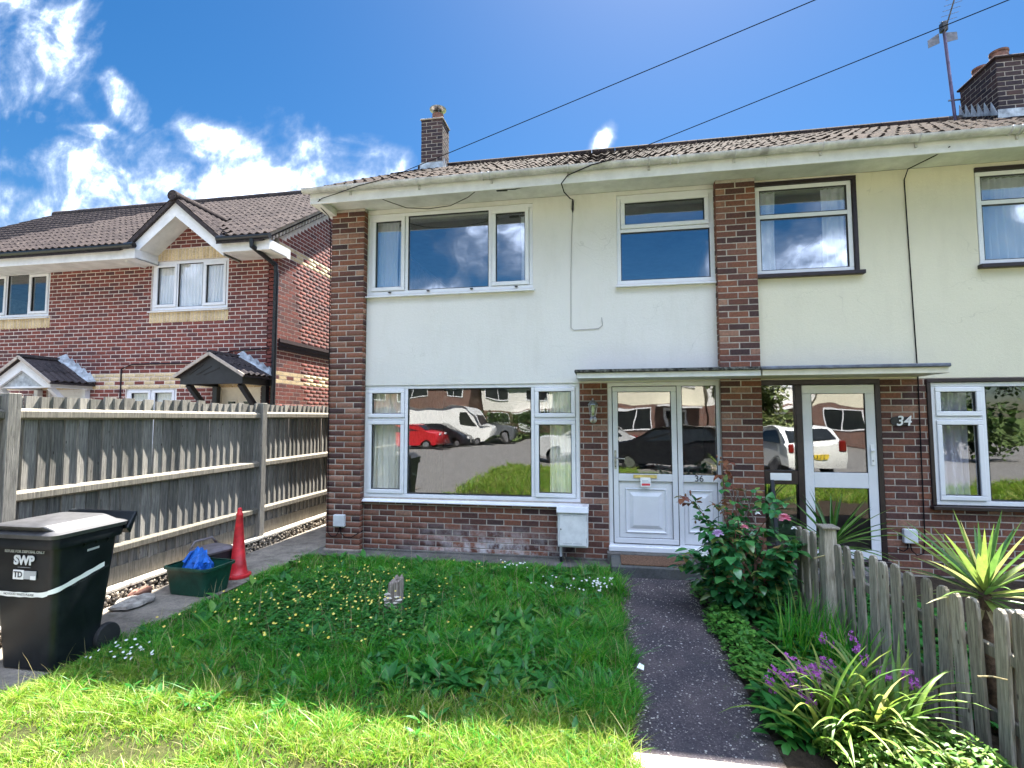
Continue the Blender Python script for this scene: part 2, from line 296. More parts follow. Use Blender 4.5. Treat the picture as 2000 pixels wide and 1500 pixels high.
t = NT('soil'); p = t.pos(); c = t.ramp(t.noise(p, 16, 8, 0.75), [(0.3, (0.022, 0.016, 0.011)), (0.7, (0.075, 0.055, 0.038))]); t.bump(t.noise(p, 40, 6, 0.8), 1.0, 0.02); MT['soil'] = t.fin(c, 0.95, 0.15)
t = NT('lawn_soil'); p = t.pos(); c = t.ramp(t.noise(p, 14, 8, 0.75), [(0.3, (0.030, 0.030, 0.012)), (0.55, (0.06, 0.07, 0.02)), (0.75, (0.16, 0.12, 0.075))]); t.bump(t.noise(p, 40, 6, 0.8), 1.0, 0.02); MT['lawn_soil'] = t.fin(c, 0.95, 0.15)
t = NT('far_ground'); p = t.pos(); c = t.ramp(t.noise(p, 0.7, 8, 0.7), [(0.35, (0.05, 0.09, 0.02)), (0.7, (0.12, 0.15, 0.045))]); MT['far_ground'] = t.fin(c, 0.95, 0.15)
t = NT('road'); p = t.pos(); c = t.ramp(t.noise(p, 3, 9, 0.8), [(0.3, (0.12, 0.115, 0.11)), (0.7, (0.21, 0.20, 0.19))]); MT['road'] = t.fin(c, 0.85, 0.25)
# leaves
def leafmat(name, stops, trans=0.35, rough=0.45, noise=True, spec=0.4, patch=False):
    t = NT(name); c = t.ramp(t.rand(), stops)
    if noise: c = t.mix(1.0, c, t.ramp(t.noise(t.pos(), 30, 3), [(0.3, (0.75, 0.78, 0.75)), (0.7, (1.2, 1.15, 1.1))]), 'MULTIPLY')
    if patch: c = t.mix(1.0, c, t.ramp(t.noise(t.pos(), 2.6, 5, 0.65), [(0.32, (0.55, 0.66, 0.9)), (0.5, (0.95, 0.98, 0.95)), (0.66, (1.35, 1.15, 0.85))]), 'MULTIPLY')
    t.fin(c, rough, spec); tr = t.new('ShaderNodeBsdfTranslucent'); t.l.new(c, tr.inputs['Color']); mx_ = t.new('ShaderNodeMixShader'); mx_.inputs[0].default_value = trans
    t.l.new(t.p.outputs[0], mx_.inputs[1]); t.l.new(tr.outputs[0], mx_.inputs[2]); t.l.new(mx_.outputs[0], t.out.inputs['Surface']); MT[name] = t.m
leafmat('grass', [(0, (0.028, 0.24, 0.020)), (0.35, (0.055, 0.34, 0.026)), (0.7, (0.105, 0.40, 0.034)), (0.92, (0.22, 0.43, 0.05)), (1, (0.44, 0.40, 0.18))], 0.5, 0.42, patch=True)
leafmat('dry_grass', [(0, (0.30, 0.26, 0.12)), (0.5, (0.42, 0.36, 0.19)), (1, (0.50, 0.42, 0.26))], 0.35, 0.7)
leafmat('weed', [(0, (0.020, 0.13, 0.026)), (0.5, (0.038, 0.20, 0.034)), (0.85, (0.07, 0.26, 0.045)), (1, (0.16, 0.32, 0.05))], 0.4, 0.42)
leafmat('rose_leaf', [(0, (0.022, 0.13, 0.05)), (0.45, (0.045, 0.20, 0.06)), (0.8, (0.08, 0.26, 0.07)), (0.92, (0.24, 0.32, 0.08)), (1, (0.28, 0.16, 0.07))], 0.25, 0.25, spec=0.7)
leafmat('rose_leaf_red', [(0, (0.16, 0.045, 0.03)), (0.6, (0.22, 0.09, 0.04)), (1, (0.14, 0.13, 0.04))], 0.3, 0.4)
leafmat('yucca_leaf', [(0, (0.06, 0.16, 0.04)), (0.4, (0.12, 0.23, 0.05)), (0.75, (0.23, 0.30, 0.07)), (1, (0.38, 0.37, 0.18))], 0.35, 0.4)
leafmat('cordyline_leaf', [(0, (0.035, 0.12, 0.02)), (0.6, (0.07, 0.20, 0.03)), (1, (0.16, 0.26, 0.06))], 0.3, 0.4)
leafmat('strap_leaf', [(0, (0.08, 0.19, 0.03)), (0.5, (0.17, 0.28, 0.04)), (0.85, (0.28, 0.34, 0.07)), (1, (0.40, 0.38, 0.17))], 0.4, 0.45)
leafmat('cut_leaf', [(0, (0.05, 0.15, 0.02)), (0.5, (0.10, 0.22, 0.03)), (0.85, (0.19, 0.29, 0.05)), (1, (0.28, 0.31, 0.09))], 0.35, 0.45)
leafmat('grass_sunlit', [(0, (0.09, 0.26, 0.016)), (0.3, (0.17, 0.34, 0.024)), (0.65, (0.27, 0.40, 0.04)), (0.9, (0.38, 0.40, 0.09)), (1, (0.52, 0.45, 0.22))], 0.45, 0.5)  # yellowed greens with the sunlight put into the blade colour
leafmat('herb_leaf', [(0, (0.045, 0.18, 0.028)), (0.5, (0.085, 0.27, 0.04)), (1, (0.15, 0.34, 0.055))], 0.38, 0.5)
leafmat('tree_leaf', [(0, (0.030, 0.075, 0.018)), (0.5, (0.06, 0.12, 0.028)), (1, (0.11, 0.17, 0.04))], 0.3, 0.5)
leafmat('pale_tree_leaf', [(0, (0.10, 0.16, 0.05)), (0.5, (0.20, 0.25, 0.09)), (1, (0.34, 0.36, 0.17))], 0.3, 0.5)
leafmat('buttercup', [(0, (0.80, 0.60, 0.06)), (1, (0.86, 0.74, 0.22))], 0.3, 0.35, False)
leafmat('daisy', [(0, (0.80, 0.80, 0.78)), (1, (0.85, 0.85, 0.82))], 0.3, 0.6, False)
leafmat('purple_petal', [(0, (0.30, 0.04, 0.30)), (0.6, (0.46, 0.09, 0.44)), (1, (0.58, 0.20, 0.55))], 0.35, 0.5, False)
leafmat('pink_petal', [(0, (0.75, 0.16, 0.26)), (0.6, (0.80, 0.32, 0.40)), (1, (0.82, 0.52, 0.55))], 0.35, 0.5, False)
leafmat('lilac_petal', [(0, (0.55, 0.36, 0.62)), (1, (0.72, 0.55, 0.74))], 0.35, 0.5, False)
leafmat('curtain_white', [(0, (0.88, 0.90, 0.92)), (1, (0.90, 0.91, 0.92))], 0.12, 0.8, False)
leafmat('curtain_cream', [(0, (0.90, 0.87, 0.76)), (1, (0.90, 0.87, 0.76))], 0.08, 0.9, False)
leafmat('curtain_grey', [(0, (0.50, 0.50, 0.57)), (1, (0.50, 0.50, 0.57))], 0.1, 0.9, False)

t = NT('brick_far'); g = t.new('ShaderNodeNewGeometry'); sp = t.new('ShaderNodeSeparateXYZ'); t.l.new(g.outputs['Position'], sp.inputs[0]); cb = t.new('ShaderNodeCombineXYZ'); t.l.new(t.math('ADD', sp.outputs[0], sp.outputs[1]), cb.inputs[0]); t.l.new(sp.outputs[2], cb.inputs[1])
bt = t.new('ShaderNodeTexBrick'); t.l.new(cb.outputs[0], bt.inputs['Vector']); bt.inputs['Scale'].default_value = 1.0; bt.inputs['Brick Width'].default_value = 0.225; bt.inputs['Row Height'].default_value = 0.075; bt.inputs['Mortar Size'].default_value = 0.006
bt.inputs['Color1'].default_value = (0.10, 0.055, 0.045, 1); bt.inputs['Color2'].default_value = (0.17, 0.08, 0.06, 1); bt.inputs['Mortar'].default_value = (0.25, 0.22, 0.2, 1); MT['brick_far'] = t.fin(bt.outputs[0], 0.9, 0.2)
# ------------------------------------------------------------------ geometry helpers
ORG = {}
class MB:
    def __init__(s): s.v = []; s.f = []
    def add(s, vs, fs):
        o = len(s.v); s.v += [tuple(x) for x in vs]; s.f += [tuple(i+o for i in f) for f in fs]; return s
    def box(s, x0, x1, y0, y1, z0, z1):
        return s.add([(x0,y0,z0),(x1,y0,z0),(x1,y1,z0),(x0,y1,z0),(x0,y0,z1),(x1,y0,z1),(x1,y1,z1),(x0,y1,z1)],
                     [(0,3,2,1),(4,5,6,7),(0,1,5,4),(1,2,6,5),(2,3,7,6),(3,0,4,7)])
    def mbox(s, M, hx, hy, hz):
        vs = [M @ Vector((a*hx, b*hy, c*hz)) for c in (-1,1) for a, b in ((-1,-1),(1,-1),(1,1),(-1,1))]
        return s.add(vs, [(0,3,2,1),(4,5,6,7),(0,1,5,4),(1,2,6,5),(2,3,7,6),(3,0,4,7)])
    def bar(s, a, b, w, h):
        a = Vector(a); b = Vector(b); d = (b-a); L = d.length; q = d.to_track_quat('X', 'Z')
        return s.mbox(Matrix.Translation((a+b)/2) @ q.to_matrix().to_4x4(), L/2, w/2, h/2)
    def quad(s, *p): return s.add(p, [tuple(range(len(p)))])
    def prism(s, poly, d):       # poly: closed 3-D polygon (ccw seen from outside front), d: extrusion vector
        n = len(poly); d = Vector(d); vs = [Vector(p) for p in poly] + [Vector(p)+d for p in poly]
        return s.add(vs, [tuple(range(n)), tuple(range(2*n-1, n-1, -1))] + [(i, i+n, (i+1) % n+n, (i+1) % n) for i in range(n)])
    def tube(s, pts, r, n=8, cap=True):
        pts = [Vector(p) for p in pts]; rs = r if isinstance(r, (list, tuple)) else [r]*len(pts); rings = []
        for i, p in enumerate(pts):
            d = (pts[min(i+1, len(pts)-1)] - pts[max(i-1, 0)]).normalized()
            u = d.orthogonal().normalized() if i == 0 else (pu - d*pu.dot(d)).normalized()
            pu = u; w = d.cross(u)
            rings.append([p + (u*math.cos(2*math.pi*k/n) + w*math.sin(2*math.pi*k/n))*rs[i] for k in range(n)])
        vs = [x for rg in rings for x in rg]; fs = []
        for i in range(len(pts)-1):
            for k in range(n): fs.append((i*n+k, i*n+(k+1) % n, (i+1)*n+(k+1) % n, (i+1)*n+k))
        if cap: fs += [tuple(range(n-1, -1, -1)), tuple((len(pts)-1)*n+k for k in range(n))]
        return s.add(vs, fs)
    def lathe(s, c, prof, n=24, axis='Z'):
        vs = []; fs = []; c = Vector(c)
        for r, z in prof:
            for k in range(n):
                a = 2*math.pi*k/n
                p = Vector((r*math.cos(a), r*math.sin(a), z))
                if axis == 'X': p = Vector((z, r*math.cos(a), r*math.sin(a)))
                elif axis == 'Y': p = Vector((r*math.sin(a), z, r*math.cos(a)))
                vs.append(c+p)
        for i in range(len(prof)-1):
            for k in range(n): fs.append((i*n+k, i*n+(k+1) % n, (i+1)*n+(k+1) % n, (i+1)*n+k))
        fs += [tuple(range(n-1, -1, -1)), tuple((len(prof)-1)*n+k for k in range(n))]
        return s.add(vs, fs)
    def ring(s, x0, x1, z0, z1, w, y0, y1):
        s.box(x0, x1, y0, y1, z1-w, z1); s.box(x0, x1, y0, y1, z0, z0+w)
        s.box(x0, x0+w, y0, y1, z0+w, z1-w); s.box(x1-w, x1, y0, y1, z0+w, z1-w); return s
    def wall(s, x0, x1, z0, z1, y0, y1, holes):
        xs = sorted({x0, x1, *[h[0] for h in holes], *[h[1] for h in holes]}); zs = sorted({z0, z1, *[h[2] for h in holes], *[h[3] for h in holes]})
        xs = [x for x in xs if x0 <= x <= x1]; zs = [z for z in zs if z0 <= z <= z1]
        for i in range(len(xs)-1):
            for j in range(len(zs)-1):
                mx_, mz = (xs[i]+xs[i+1])/2, (zs[j]+zs[j+1])/2
                if any(h[0] < mx_ < h[1] and h[2] < mz < h[3] for h in holes): continue
                a, b, c, d = xs[i], xs[i+1], zs[j], zs[j+1]
                s.quad((a,y0,c),(b,y0,c),(b,y0,d),(a,y0,d)); s.quad((b,y1,c),(a,y1,c),(a,y1,d),(b,y1,d))
        for h in list(holes):
            a, b, c, d = max(h[0], x0), min(h[1], x1), max(h[2], z0), min(h[3], z1)
            if c > z0: s.quad((a,y0,c),(a,y1,c),(b,y1,c),(b,y0,c))
            if d < z1: s.quad((a,y0,d),(b,y0,d),(b,y1,d),(a,y1,d))
            if a > x0: s.quad((a,y0,c),(a,y0,d),(a,y1,d),(a,y1,c))
            if b < x1: s.quad((b,y0,c),(b,y1,c),(b,y1,d),(b,y0,d))
        s.quad((x0,y0,z0),(x0,y0,z1),(x0,y1,z1),(x0,y1,z0)); s.quad((x1,y0,z0),(x1,y1,z0),(x1,y1,z1),(x1,y0,z1))
        return s
    def mesh(s, name, org=(0,0,0)):
        me = bpy.data.meshes.new(name); ox, oy, oz = org
        me.from_pydata([(x-ox, y-oy, z-oz) for x, y, z in s.v], [], s.f); me.update(); return me
    def build(s, name, mat, parent=None, loc=(0,0,0), bevel=0.0, smooth=False, kind=None, label=None, seg=1):
        org = ORG[parent.name] if parent else Vector(loc)
        o = bpy.data.objects.new(name, s.mesh(name, org)); COL.objects.link(o)
        if parent: o.parent = parent
        else: o.location = org
        ORG[o.name] = Vector(org)
        o.data.materials.append(MT[mat])
        if smooth:
            o.data.shade_smooth() if smooth is True else o.data.shade_smooth()
            if smooth == 'auto':
                es = o.modifiers.new('split', 'EDGE_SPLIT'); es.split_angle = R(38)
        if bevel:
            b = o.modifiers.new('bevel', 'BEVEL'); b.width = bevel; b.segments = seg; b.limit_method = 'ANGLE'; b.angle_limit = R(40)
        if kind: o['kind'] = kind
        if label: o['label'] = label
        return o
def thing(name, label, cat, loc=(0,0,0), group=None):
    o = bpy.data.objects.new(name, None); COL.objects.link(o); o.location = loc; o.empty_display_size = 0.1
    ORG[o.name] = Vector(loc); o['label'] = label; o['category'] = cat
    if group: o['group'] = group
    return o
def tag(o, label, cat, group=None):
    o['label'] = label; o['category'] = cat
    if group: o['group'] = group
    return o
def struct(mb, name, mat):
    o = mb.build(name, mat); o['kind'] = 'structure'; return o
def sheet(name, x0, x1, y0, y1, z, mat):
    return struct(MB().quad((x0,y0,z),(x1,y0,z),(x1,y1,z),(x0,y1,z)), name, mat)
def base(v, f): return (np.array(v, float), f)
def base_mb(mb): return base(mb.v, mb.f)
def fast_mesh(name, V, F):
    """V (n,3), F: list of (k,m) int arrays of equal-size polygons"""
    me = bpy.data.meshes.new(name); me.vertices.add(len(V)); me.vertices.foreach_set('co', np.ascontiguousarray(V, dtype=np.float32).ravel())
    loops = np.concatenate([a.ravel() for a in F]).astype(np.int32); tot = np.concatenate([np.full(len(a), a.shape[1]) for a in F]).astype(np.int32)
    st = np.concatenate(([0], np.cumsum(tot)[:-1])).astype(np.int32)
    me.loops.add(len(loops)); me.loops.foreach_set('vertex_index', loops); me.polygons.add(len(tot)); me.polygons.foreach_set('loop_start', st)
    try: me.polygons.foreach_set('loop_total', tot)
    except Exception: pass
    me.update(calc_edges=True); me.validate(); return me
def join_inst(items):
    """items: [(base, Matrix)] -> V, F"""
    Vs = []; Fd = {}; off = 0
    for (bv, bf), M in items:
        m = np.array(M); Vs.append(bv @ m[:3, :3].T + m[:3, 3])
        for f in bf: Fd.setdefault(len(f), []).append([i+off for i in f])
        off += len(bv)
    return np.concatenate(Vs), [np.array(x) for x in Fd.values()]
_bm = {}
def pieces(parent, name, mat, items, limit=300, plural=None, smooth=False, key=None, stuff_parent=None):
    """items: [(base, Matrix world[, parent[, material]])]; the nearest become objects of their own, the rest one stuff part"""
    norm = [(it[0], it[1], it[2] if len(it) > 2 and it[2] else parent, it[3] if len(it) > 3 else mat) for it in items]
    norm.sort(key=key or (lambda it: (it[1].translation - CAM).length))
    for b, M, par, mt in norm[:limit]:
        k = (id(b[1]), id(b[0]), mt)
        if k not in _bm:
            me = bpy.data.meshes.new(name); me.from_pydata([tuple(x) for x in b[0]], [], b[1]); me.materials.append(MT[mt])
            if smooth: me.shade_smooth()
            me.update(); _bm[k] = (me, b)
        o = bpy.data.objects.new(name, _bm[k][0]); COL.objects.link(o); o.parent = par
        o.matrix_basis = Matrix.Translation(-ORG[par.name]) @ M; ORG[o.name] = ORG[par.name]
    rest = {}
    for it in norm[limit:]: rest.setdefault(it[3], []).append((it[0], it[1]))
    mats = list(rest)
    if mats:
        Vs = []; Fs = []; mi = []; off = 0
        for i, mt in enumerate(mats):
            V, F = join_inst(rest[mt]); Vs.append(V)
            for a in F: Fs.append(a+off); mi.append(np.full(len(a), i))
            off += len(V)
        org = np.array(ORG[parent.name]); me = fast_mesh(plural or name+'s', np.concatenate(Vs)-org, Fs)
        for mt in mats: me.materials.append(MT[mt])
        me.polygons.foreach_set('material_index', np.concatenate(mi).astype(np.int32))
        if smooth: me.shade_smooth()
        o = bpy.data.objects.new(plural or name+'s', me); COL.objects.link(o); o.parent = stuff_parent or parent; o['kind'] = 'stuff'; ORG[o.name] = ORG[parent.name]
def text(body, size, mat, parent, M, name='lettering', ext=0.001, bold=0.0, shear=0.0, space=1.0, align='CENTER'):
    cu = bpy.data.curves.new(name, 'FONT'); cu.body = body; cu.size = size; cu.extrude = ext; cu.offset = bold; cu.shear = shear; cu.align_x = align; cu.align_y = 'CENTER'; cu.space_character = space
    to = bpy.data.objects.new(name, cu); COL.objects.link(to)
    dg = bpy.context.evaluated_depsgraph_get(); me = bpy.data.meshes.new_from_object(to.evaluated_get(dg)); bpy.data.objects.remove(to); bpy.data.curves.remove(cu)
    me.materials.clear(); me.materials.append(MT[mat]); o = bpy.data.objects.new(name, me); COL.objects.link(o); o.parent = parent
    o.matrix_basis = Matrix.Translation(-ORG[parent.name]) @ M; ORG[o.name] = ORG[parent.name]; return o
FRONT = Matrix.Rotation(R(90), 4, 'X')                     # text facing -Y
def front_at(x, y, z): return Matrix.Translation((x, y, z)) @ FRONT

# ------------------------------------------------------------------ bricks
def brick_base(L, H, D, j=0.0, seed=0):
    r = random.Random(seed); c = 0.0035 if j else 0.0004; q = lambda: r.uniform(-j, j)
    o = [(-L/2,0,-H/2),(L/2,0,-H/2),(L/2,0,H/2),(-L/2,0,H/2)]
    ob = [(x, D, z) for x, _, z in o]; om = [(x+q(), 0.004 if j else 0.0005, z+q()) for x, _, z in o]
    fr = [(x*(1-2*c/L)+q(), q()*0.6, z*(1-2*c/H)+q()) for x, _, z in o]
    v = ob + om + fr
    f = [(8,9,10,11)] + [(4+i, 4+(i+1) % 4, 8+(i+1) % 4, 8+i) for i in range(4)] + [(i, (i+1) % 4, 4+(i+1) % 4, 4+i) for i in range(4)]
    return base(v, f)
BRK = [brick_base(0.215, 0.064, 0.03, 0.0014, s) for s in range(5)]
HDR = [brick_base(0.1025, 0.064, 0.03, 0.0014, s+9) for s in range(5)]
BRK_FLAT = [brick_base(0.215, 0.062, 0.03, 0.0, 1)]
HDR_FLAT = [brick_base(0.1025, 0.062, 0.03, 0.0, 1)]
BRK_TALL = [brick_base(0.065, 0.215, 0.03, 0.0012, s+30) for s in range(3)]
def lay(x0, x1, z0, z1, y, holes=(), bond='stretcher', mod=0.225, course=0.075, face='Y', z_off=0.0, pick=None):
    """rows of bricks on a wall facing -Y at plane y (or facing +X when face='X' where x runs along +Y and y is the X plane)"""
    out = []; rows = int(round((z1-z0)/course)); j = 0.012
    for r in range(rows):
        zc = z0+course*(r+0.5)+z_off; cells = []
        if bond == 'pier':                                       # two bricks wide: stretcher pair / half, stretcher, half
            w = (x1-x0)
            cuts = [x0, x0+w/2, x1] if r % 2 == 0 else [x0, x0+w/4, x0+3*w/4, x1]
            cells = [(cuts[i], cuts[i+1]) for i in range(len(cuts)-1)]
        elif bond == 'pier15':
            w = (x1-x0); cuts = [x0, x0+w*2/3, x1] if r % 2 == 0 else [x0, x0+w/3, x1]
            cells = [(cuts[i], cuts[i+1]) for i in range(2)]
        else:
            s = x0-(mod/2 if r % 2 else 0); 
            while s < x1-0.01:
                cells.append((max(s, x0), min(s+mod, x1))); s += mod
        for a, b in cells:
            segs = [(a, b)]
            for h in holes:
                if h[2] < zc < h[3]:
                    ns = []
                    for p, q in segs:
                        if q <= h[0] or p >= h[1]: ns.append((p, q))
                        else:
                            if p < h[0]: ns.append((p, h[0]))
                            if q > h[1]: ns.append((h[1], q))
                    segs = ns
            for p, q in segs:
                if q-p < 0.03: continue
                L = q-p-j; bs = random.choice(BRK if L > 0.14 else HDR); sx = L/(0.215 if L > 0.14 else 0.1025)
                dj = random.uniform(-0.0015, 0.0025)
                if face == 'X' and y < -5: bs = BRK_FLAT[0] if L > 0.14 else HDR_FLAT[0]; dj = 0.0
                if face == 'Y': M = Matrix.Translation(((p+q)/2, y+dj, zc)) @ Matrix.Diagonal((sx, 1, 1, 1))
                else: M = Matrix.Translation((y-dj-(0.0025 if y < -5 else 0), (p+q)/2, zc)) @ Matrix.Rotation(R(90), 4, 'Z') @ Matrix.Diagonal((sx, 1, 1, 1))
                if face == '-X': M = Matrix.Translation((y+dj, (p+q)/2, zc)) @ Matrix.Rotation(R(-90), 4, 'Z') @ Matrix.Diagonal((sx, 1, 1, 1))
                if face == 'back': M = Matrix.Translation(((p+q)/2, y-dj, zc)) @ Matrix.Rotation(R(180), 4, 'Z') @ Matrix.Diagonal((sx, 1, 1, 1))
                out.append((bs, M, None, pick(p, q, zc, r) if pick else None))
    return out
def with_parent(items, par, mat): return [(b, M, par, m or mat) for b, M, _, m in items]

# ------------------------------------------------------------------ windows
def make_window(house, x0, x1, z0, z1, y, cells, bars, fw=0.055, frame='upvc', sill=None, sillmat='upvc', glass='glass', depth=0.07):
    """cells: (x0,x1,z0,z1,opens); bars: (x0,x1,z0,z1)"""
    m = MB().ring(x0, x1, z0, z1, fw, y, y+depth)
    for b in bars: m.box(b[0], b[1], y+0.001, y+depth-0.001, b[2], b[3])
    w = m.build('window', frame, house, bevel=0.006, seg=2)
    for (a, b, c, d, op) in cells:
        if op:
            MB().ring(a+0.003, b-0.003, c+0.003, d-0.003, 0.052, y-0.016, y+depth-0.006).build('sash', frame, w, bevel=0.007, seg=2)
            a, b, c, d = a+0.055, b-0.055, c+0.055, d-0.055
        MB().ring(a-0.002, b+0.002, c-0.002, d+0.002, 0.009, y+0.004, y+0.034).build('gasket', 'gasket', w)
        MB().box(a+0.004, b-0.004, y+0.022, y+0.028, c+0.004, d-0.004).build('pane', glass, w)
    if sill:
        sx0, sx1, sz0, sz1, sy = sill
        MB().prism([(sx0, sy, sz0), (sx0, sy, sz0+0.018), (sx0, y+depth, sz1), (sx0, y+depth, sz0)][::-1], (sx1-sx0, 0, 0)).build('sill', sillmat, w, bevel=0.004)
    return w
def curtain(name, label, x0, x1, z0, z1, y, mat, waves=6, amp=0.03, group=None, taper=0.0, tie=None):
    n = waves*8; rows = 10; vs = []; fs = []
    for r in range(rows+1):
        t_ = r/rows; z = z1+(z0-z1)*t_; w = 1-taper*t_
        for i in range(n+1):
            u = i/n; a = amp*(0.6+0.5*t_)*(1+0.35*math.sin(5.1*u+1.3))
            vs.append((x0+(x1-x0)*u*w + 0.012*math.sin(9*u+3*t_), y+a*math.sin(2*math.pi*waves*u+0.5*math.sin(3*t_)), z))
    for r in range(rows):
        for i in range(n): k = r*(n+1)+i; fs.append((k, k+1, k+n+2, k+n+1))
    o = MB().add(vs, fs).build(name, mat, loc=((x0+x1)/2, y, z0), smooth=True)
    tag(o, label, 'curtain', group); return o
# ------------------------------------------------------------------ ground
sheet('ground', -400, 400, -400, 400, -0.03, 'far_ground')
sheet('lawn_ground', -3.95, 0.22, -4.9, -0.05, 0.0, 'lawn_soil')
sheet('flower_bed_soil', 0.80, 6.5, -4.9, 0.15, 0.004, 'soil')
sheet('footpath', 0.14, 0.88, -3.50, -0.44, 0.012, 'path_tarmac')
sheet('sunlit_path_end', 0.10, 0.98, -4.9, -3.504, 0.014, 'sunlit_tarmac')  # pale sheet standing for the sunlit end of the tarmac path
sheet('side_path', -4.62, -3.80, -4.9, 3.6, 0.008, 'concrete')
sheet('wall_foot_strip', -3.80, 0.13, -0.24, 0.15, 0.016, 'concrete_dark')
sheet('street', -60, 60, -31, -4.9, -0.02, 'road')
sheet('verge', -3.4, 1.0, -12.4, -4.9, -0.012, 'lawn_soil')
sheet('verge_strip', 1.0, 40, -8.4, -4.9, -0.012, 'lawn_soil')
# neighbour's ground behind the fence
sheet('neighbour_drive', -18, -4.62, -6, 9, 0.002, 'concrete')

# ------------------------------------------------------------------ house number 36
A = thing('terrace_house', 'white rendered terrace house with brown brick piers and white front door numbered 36', 'house', (-0.9, 0.1, 0))
WY = 0.10
LW = (-3.19, -0.30, 0.71, 2.20); UW = (-3.17, -0.88, 3.44, 4.57); MW = (0.19, 1.36, 3.43, 4.58); DR = (0.05, 1.385, 0.18, 2.20)
TOPZ = 4.63
rw = MB().wall(-3.18, 1.40, 2.20, TOPZ, WY, WY+0.25, [UW, MW]).build('rendered_wall', 'render_white', A)
lw = MB().wall(-3.18, 0.05, 0.0, 2.20, WY+0.005, WY+0.25, [LW]).build('brick_wall', 'mortar', A)
p1 = MB().box(-3.662, -3.188, 0.005, 0.36, 0, TOPZ).build('brick_pier', 'mortar', A)
p2 = MB().box(1.368, 1.812, 0.005, 0.36, 0, TOPZ).build('brick_pier', 'mortar', A)
bb = []
bb += with_parent(lay(-3.18, 0.05, 0.02, 2.195, WY, [LW], mod=0.225), lw, 'brick_brown')
bb += with_parent(lay(-3.67, -3.18, 0.02, TOPZ, 0.0, bond='pier'), p1, 'brick_brown')
bb += with_parent(lay(1.36, 1.82, 0.02, TOPZ, 0.0, bond='pier'), p2, 'brick_brown')
bb += with_parent(lay(0.0, 0.105, 0.02, TOPZ, -3.18, face='X'), p1, 'brick_brown')
bb += with_parent(lay(0.0, 0.105, 2.3, TOPZ, 1.36, face='-X'), p2, 'brick_brown')
pieces(A, 'brick', 'brick_brown', bb, 300, 'bricks')
# rest of the shell
sh = MB()
sh.box(-3.655, -3.40, 0.36, 7.4, 0, TOPZ); sh.box(-3.655, 1.80, 7.4, 7.65, 0, TOPZ)
sh.build('side_and_back_wall', 'mortar', A)
it = MB(); it.box(-3.40, 1.80, 0.36, 7.4, 2.36, 2.46); it.box(-3.40, 1.80, 0.35, 7.4, 0.10, 0.16); it.box(-3.40, 1.80, -0.02, 7.4, TOPZ+0.01, TOPZ+0.06)
it.build('floor_slab', 'interior', A)
it = MB(); it.box(-0.12, 0.0, 0.36, 4.2, 0.16, 2.36); it.box(-0.12, 0.0, 0.36, 4.2, 2.46, TOPZ); it.box(1.70, 1.80, 0.36, 7.4, 0.16, TOPZ); it.box(-3.40, -0.12, 4.2, 4.3, 0.16, 2.36); it.box(-3.4, 1.7, 4.4, 4.5, 2.46, TOPZ); it.box(0.0, 1.70, 3.0, 3.1, 0.16, 2.36)
it.build('inner_wall', 'interior', A)
# windows
fw = 0.05; y = WY+0.015
a, b, c, d = LW; m1, m2 = -2.60, -0.89
make_window(A, a, b, c, d, y, [(a+fw, m1-0.02, c+fw, 1.73, 1), (a+fw, m1-0.02, 1.765, d-fw, 1), (m1+0.025, m2-0.025, c+fw+0.01, d-fw, 0), (m2+0.02, b-fw, c+fw, 1.73, 1), (m2+0.02, b-fw, 1.765, d-fw, 1)],
            [(m1-0.02, m1+0.025, c+fw, d-fw), (m2-0.025, m2+0.02, c+fw, d-fw), (a+fw, m1-0.02, 1.73, 1.765), (m2+0.02, b-fw, 1.73, 1.765)], fw, sill=(-3.22, -0.285, 0.655, 0.72, WY-0.06))
a, b, c, d = UW; m1, m2 = -2.62, -1.45
make_window(A, a, b, c, d, y, [(a+fw, m1-0.02, c+fw, d-fw, 1), (m1+0.025, m2-0.025, c+fw, d-fw, 0), (m2+0.02, b-fw, c+fw, d-fw, 1)],
            [(m1-0.02, m1+0.025, c+fw, d-fw), (m2-0.025, m2+0.02, c+fw, d-fw)], fw, sill=(-3.19, -0.86, 3.395, 3.45, WY-0.055), glass='glass_upper')
a, b, c, d = MW
make_window(A, a, b, c, d, y, [(a+fw, b-fw, 4.14, d-fw, 1), (a+fw, b-fw, c+fw, 4.095, 0)], [(a+fw, b-fw, 4.095, 4.14)], fw, sill=(0.17, 1.37, 3.385, 3.44, WY-0.055), glass='glass_upper')
dv = MB()
for x in (-2.85, -2.3, -1.7, -1.1): dv.box(x-0.018, x+0.018, WY-0.02, WY+0.02, 3.462, 3.472)
dv.build('drain_slot', 'gasket', A)
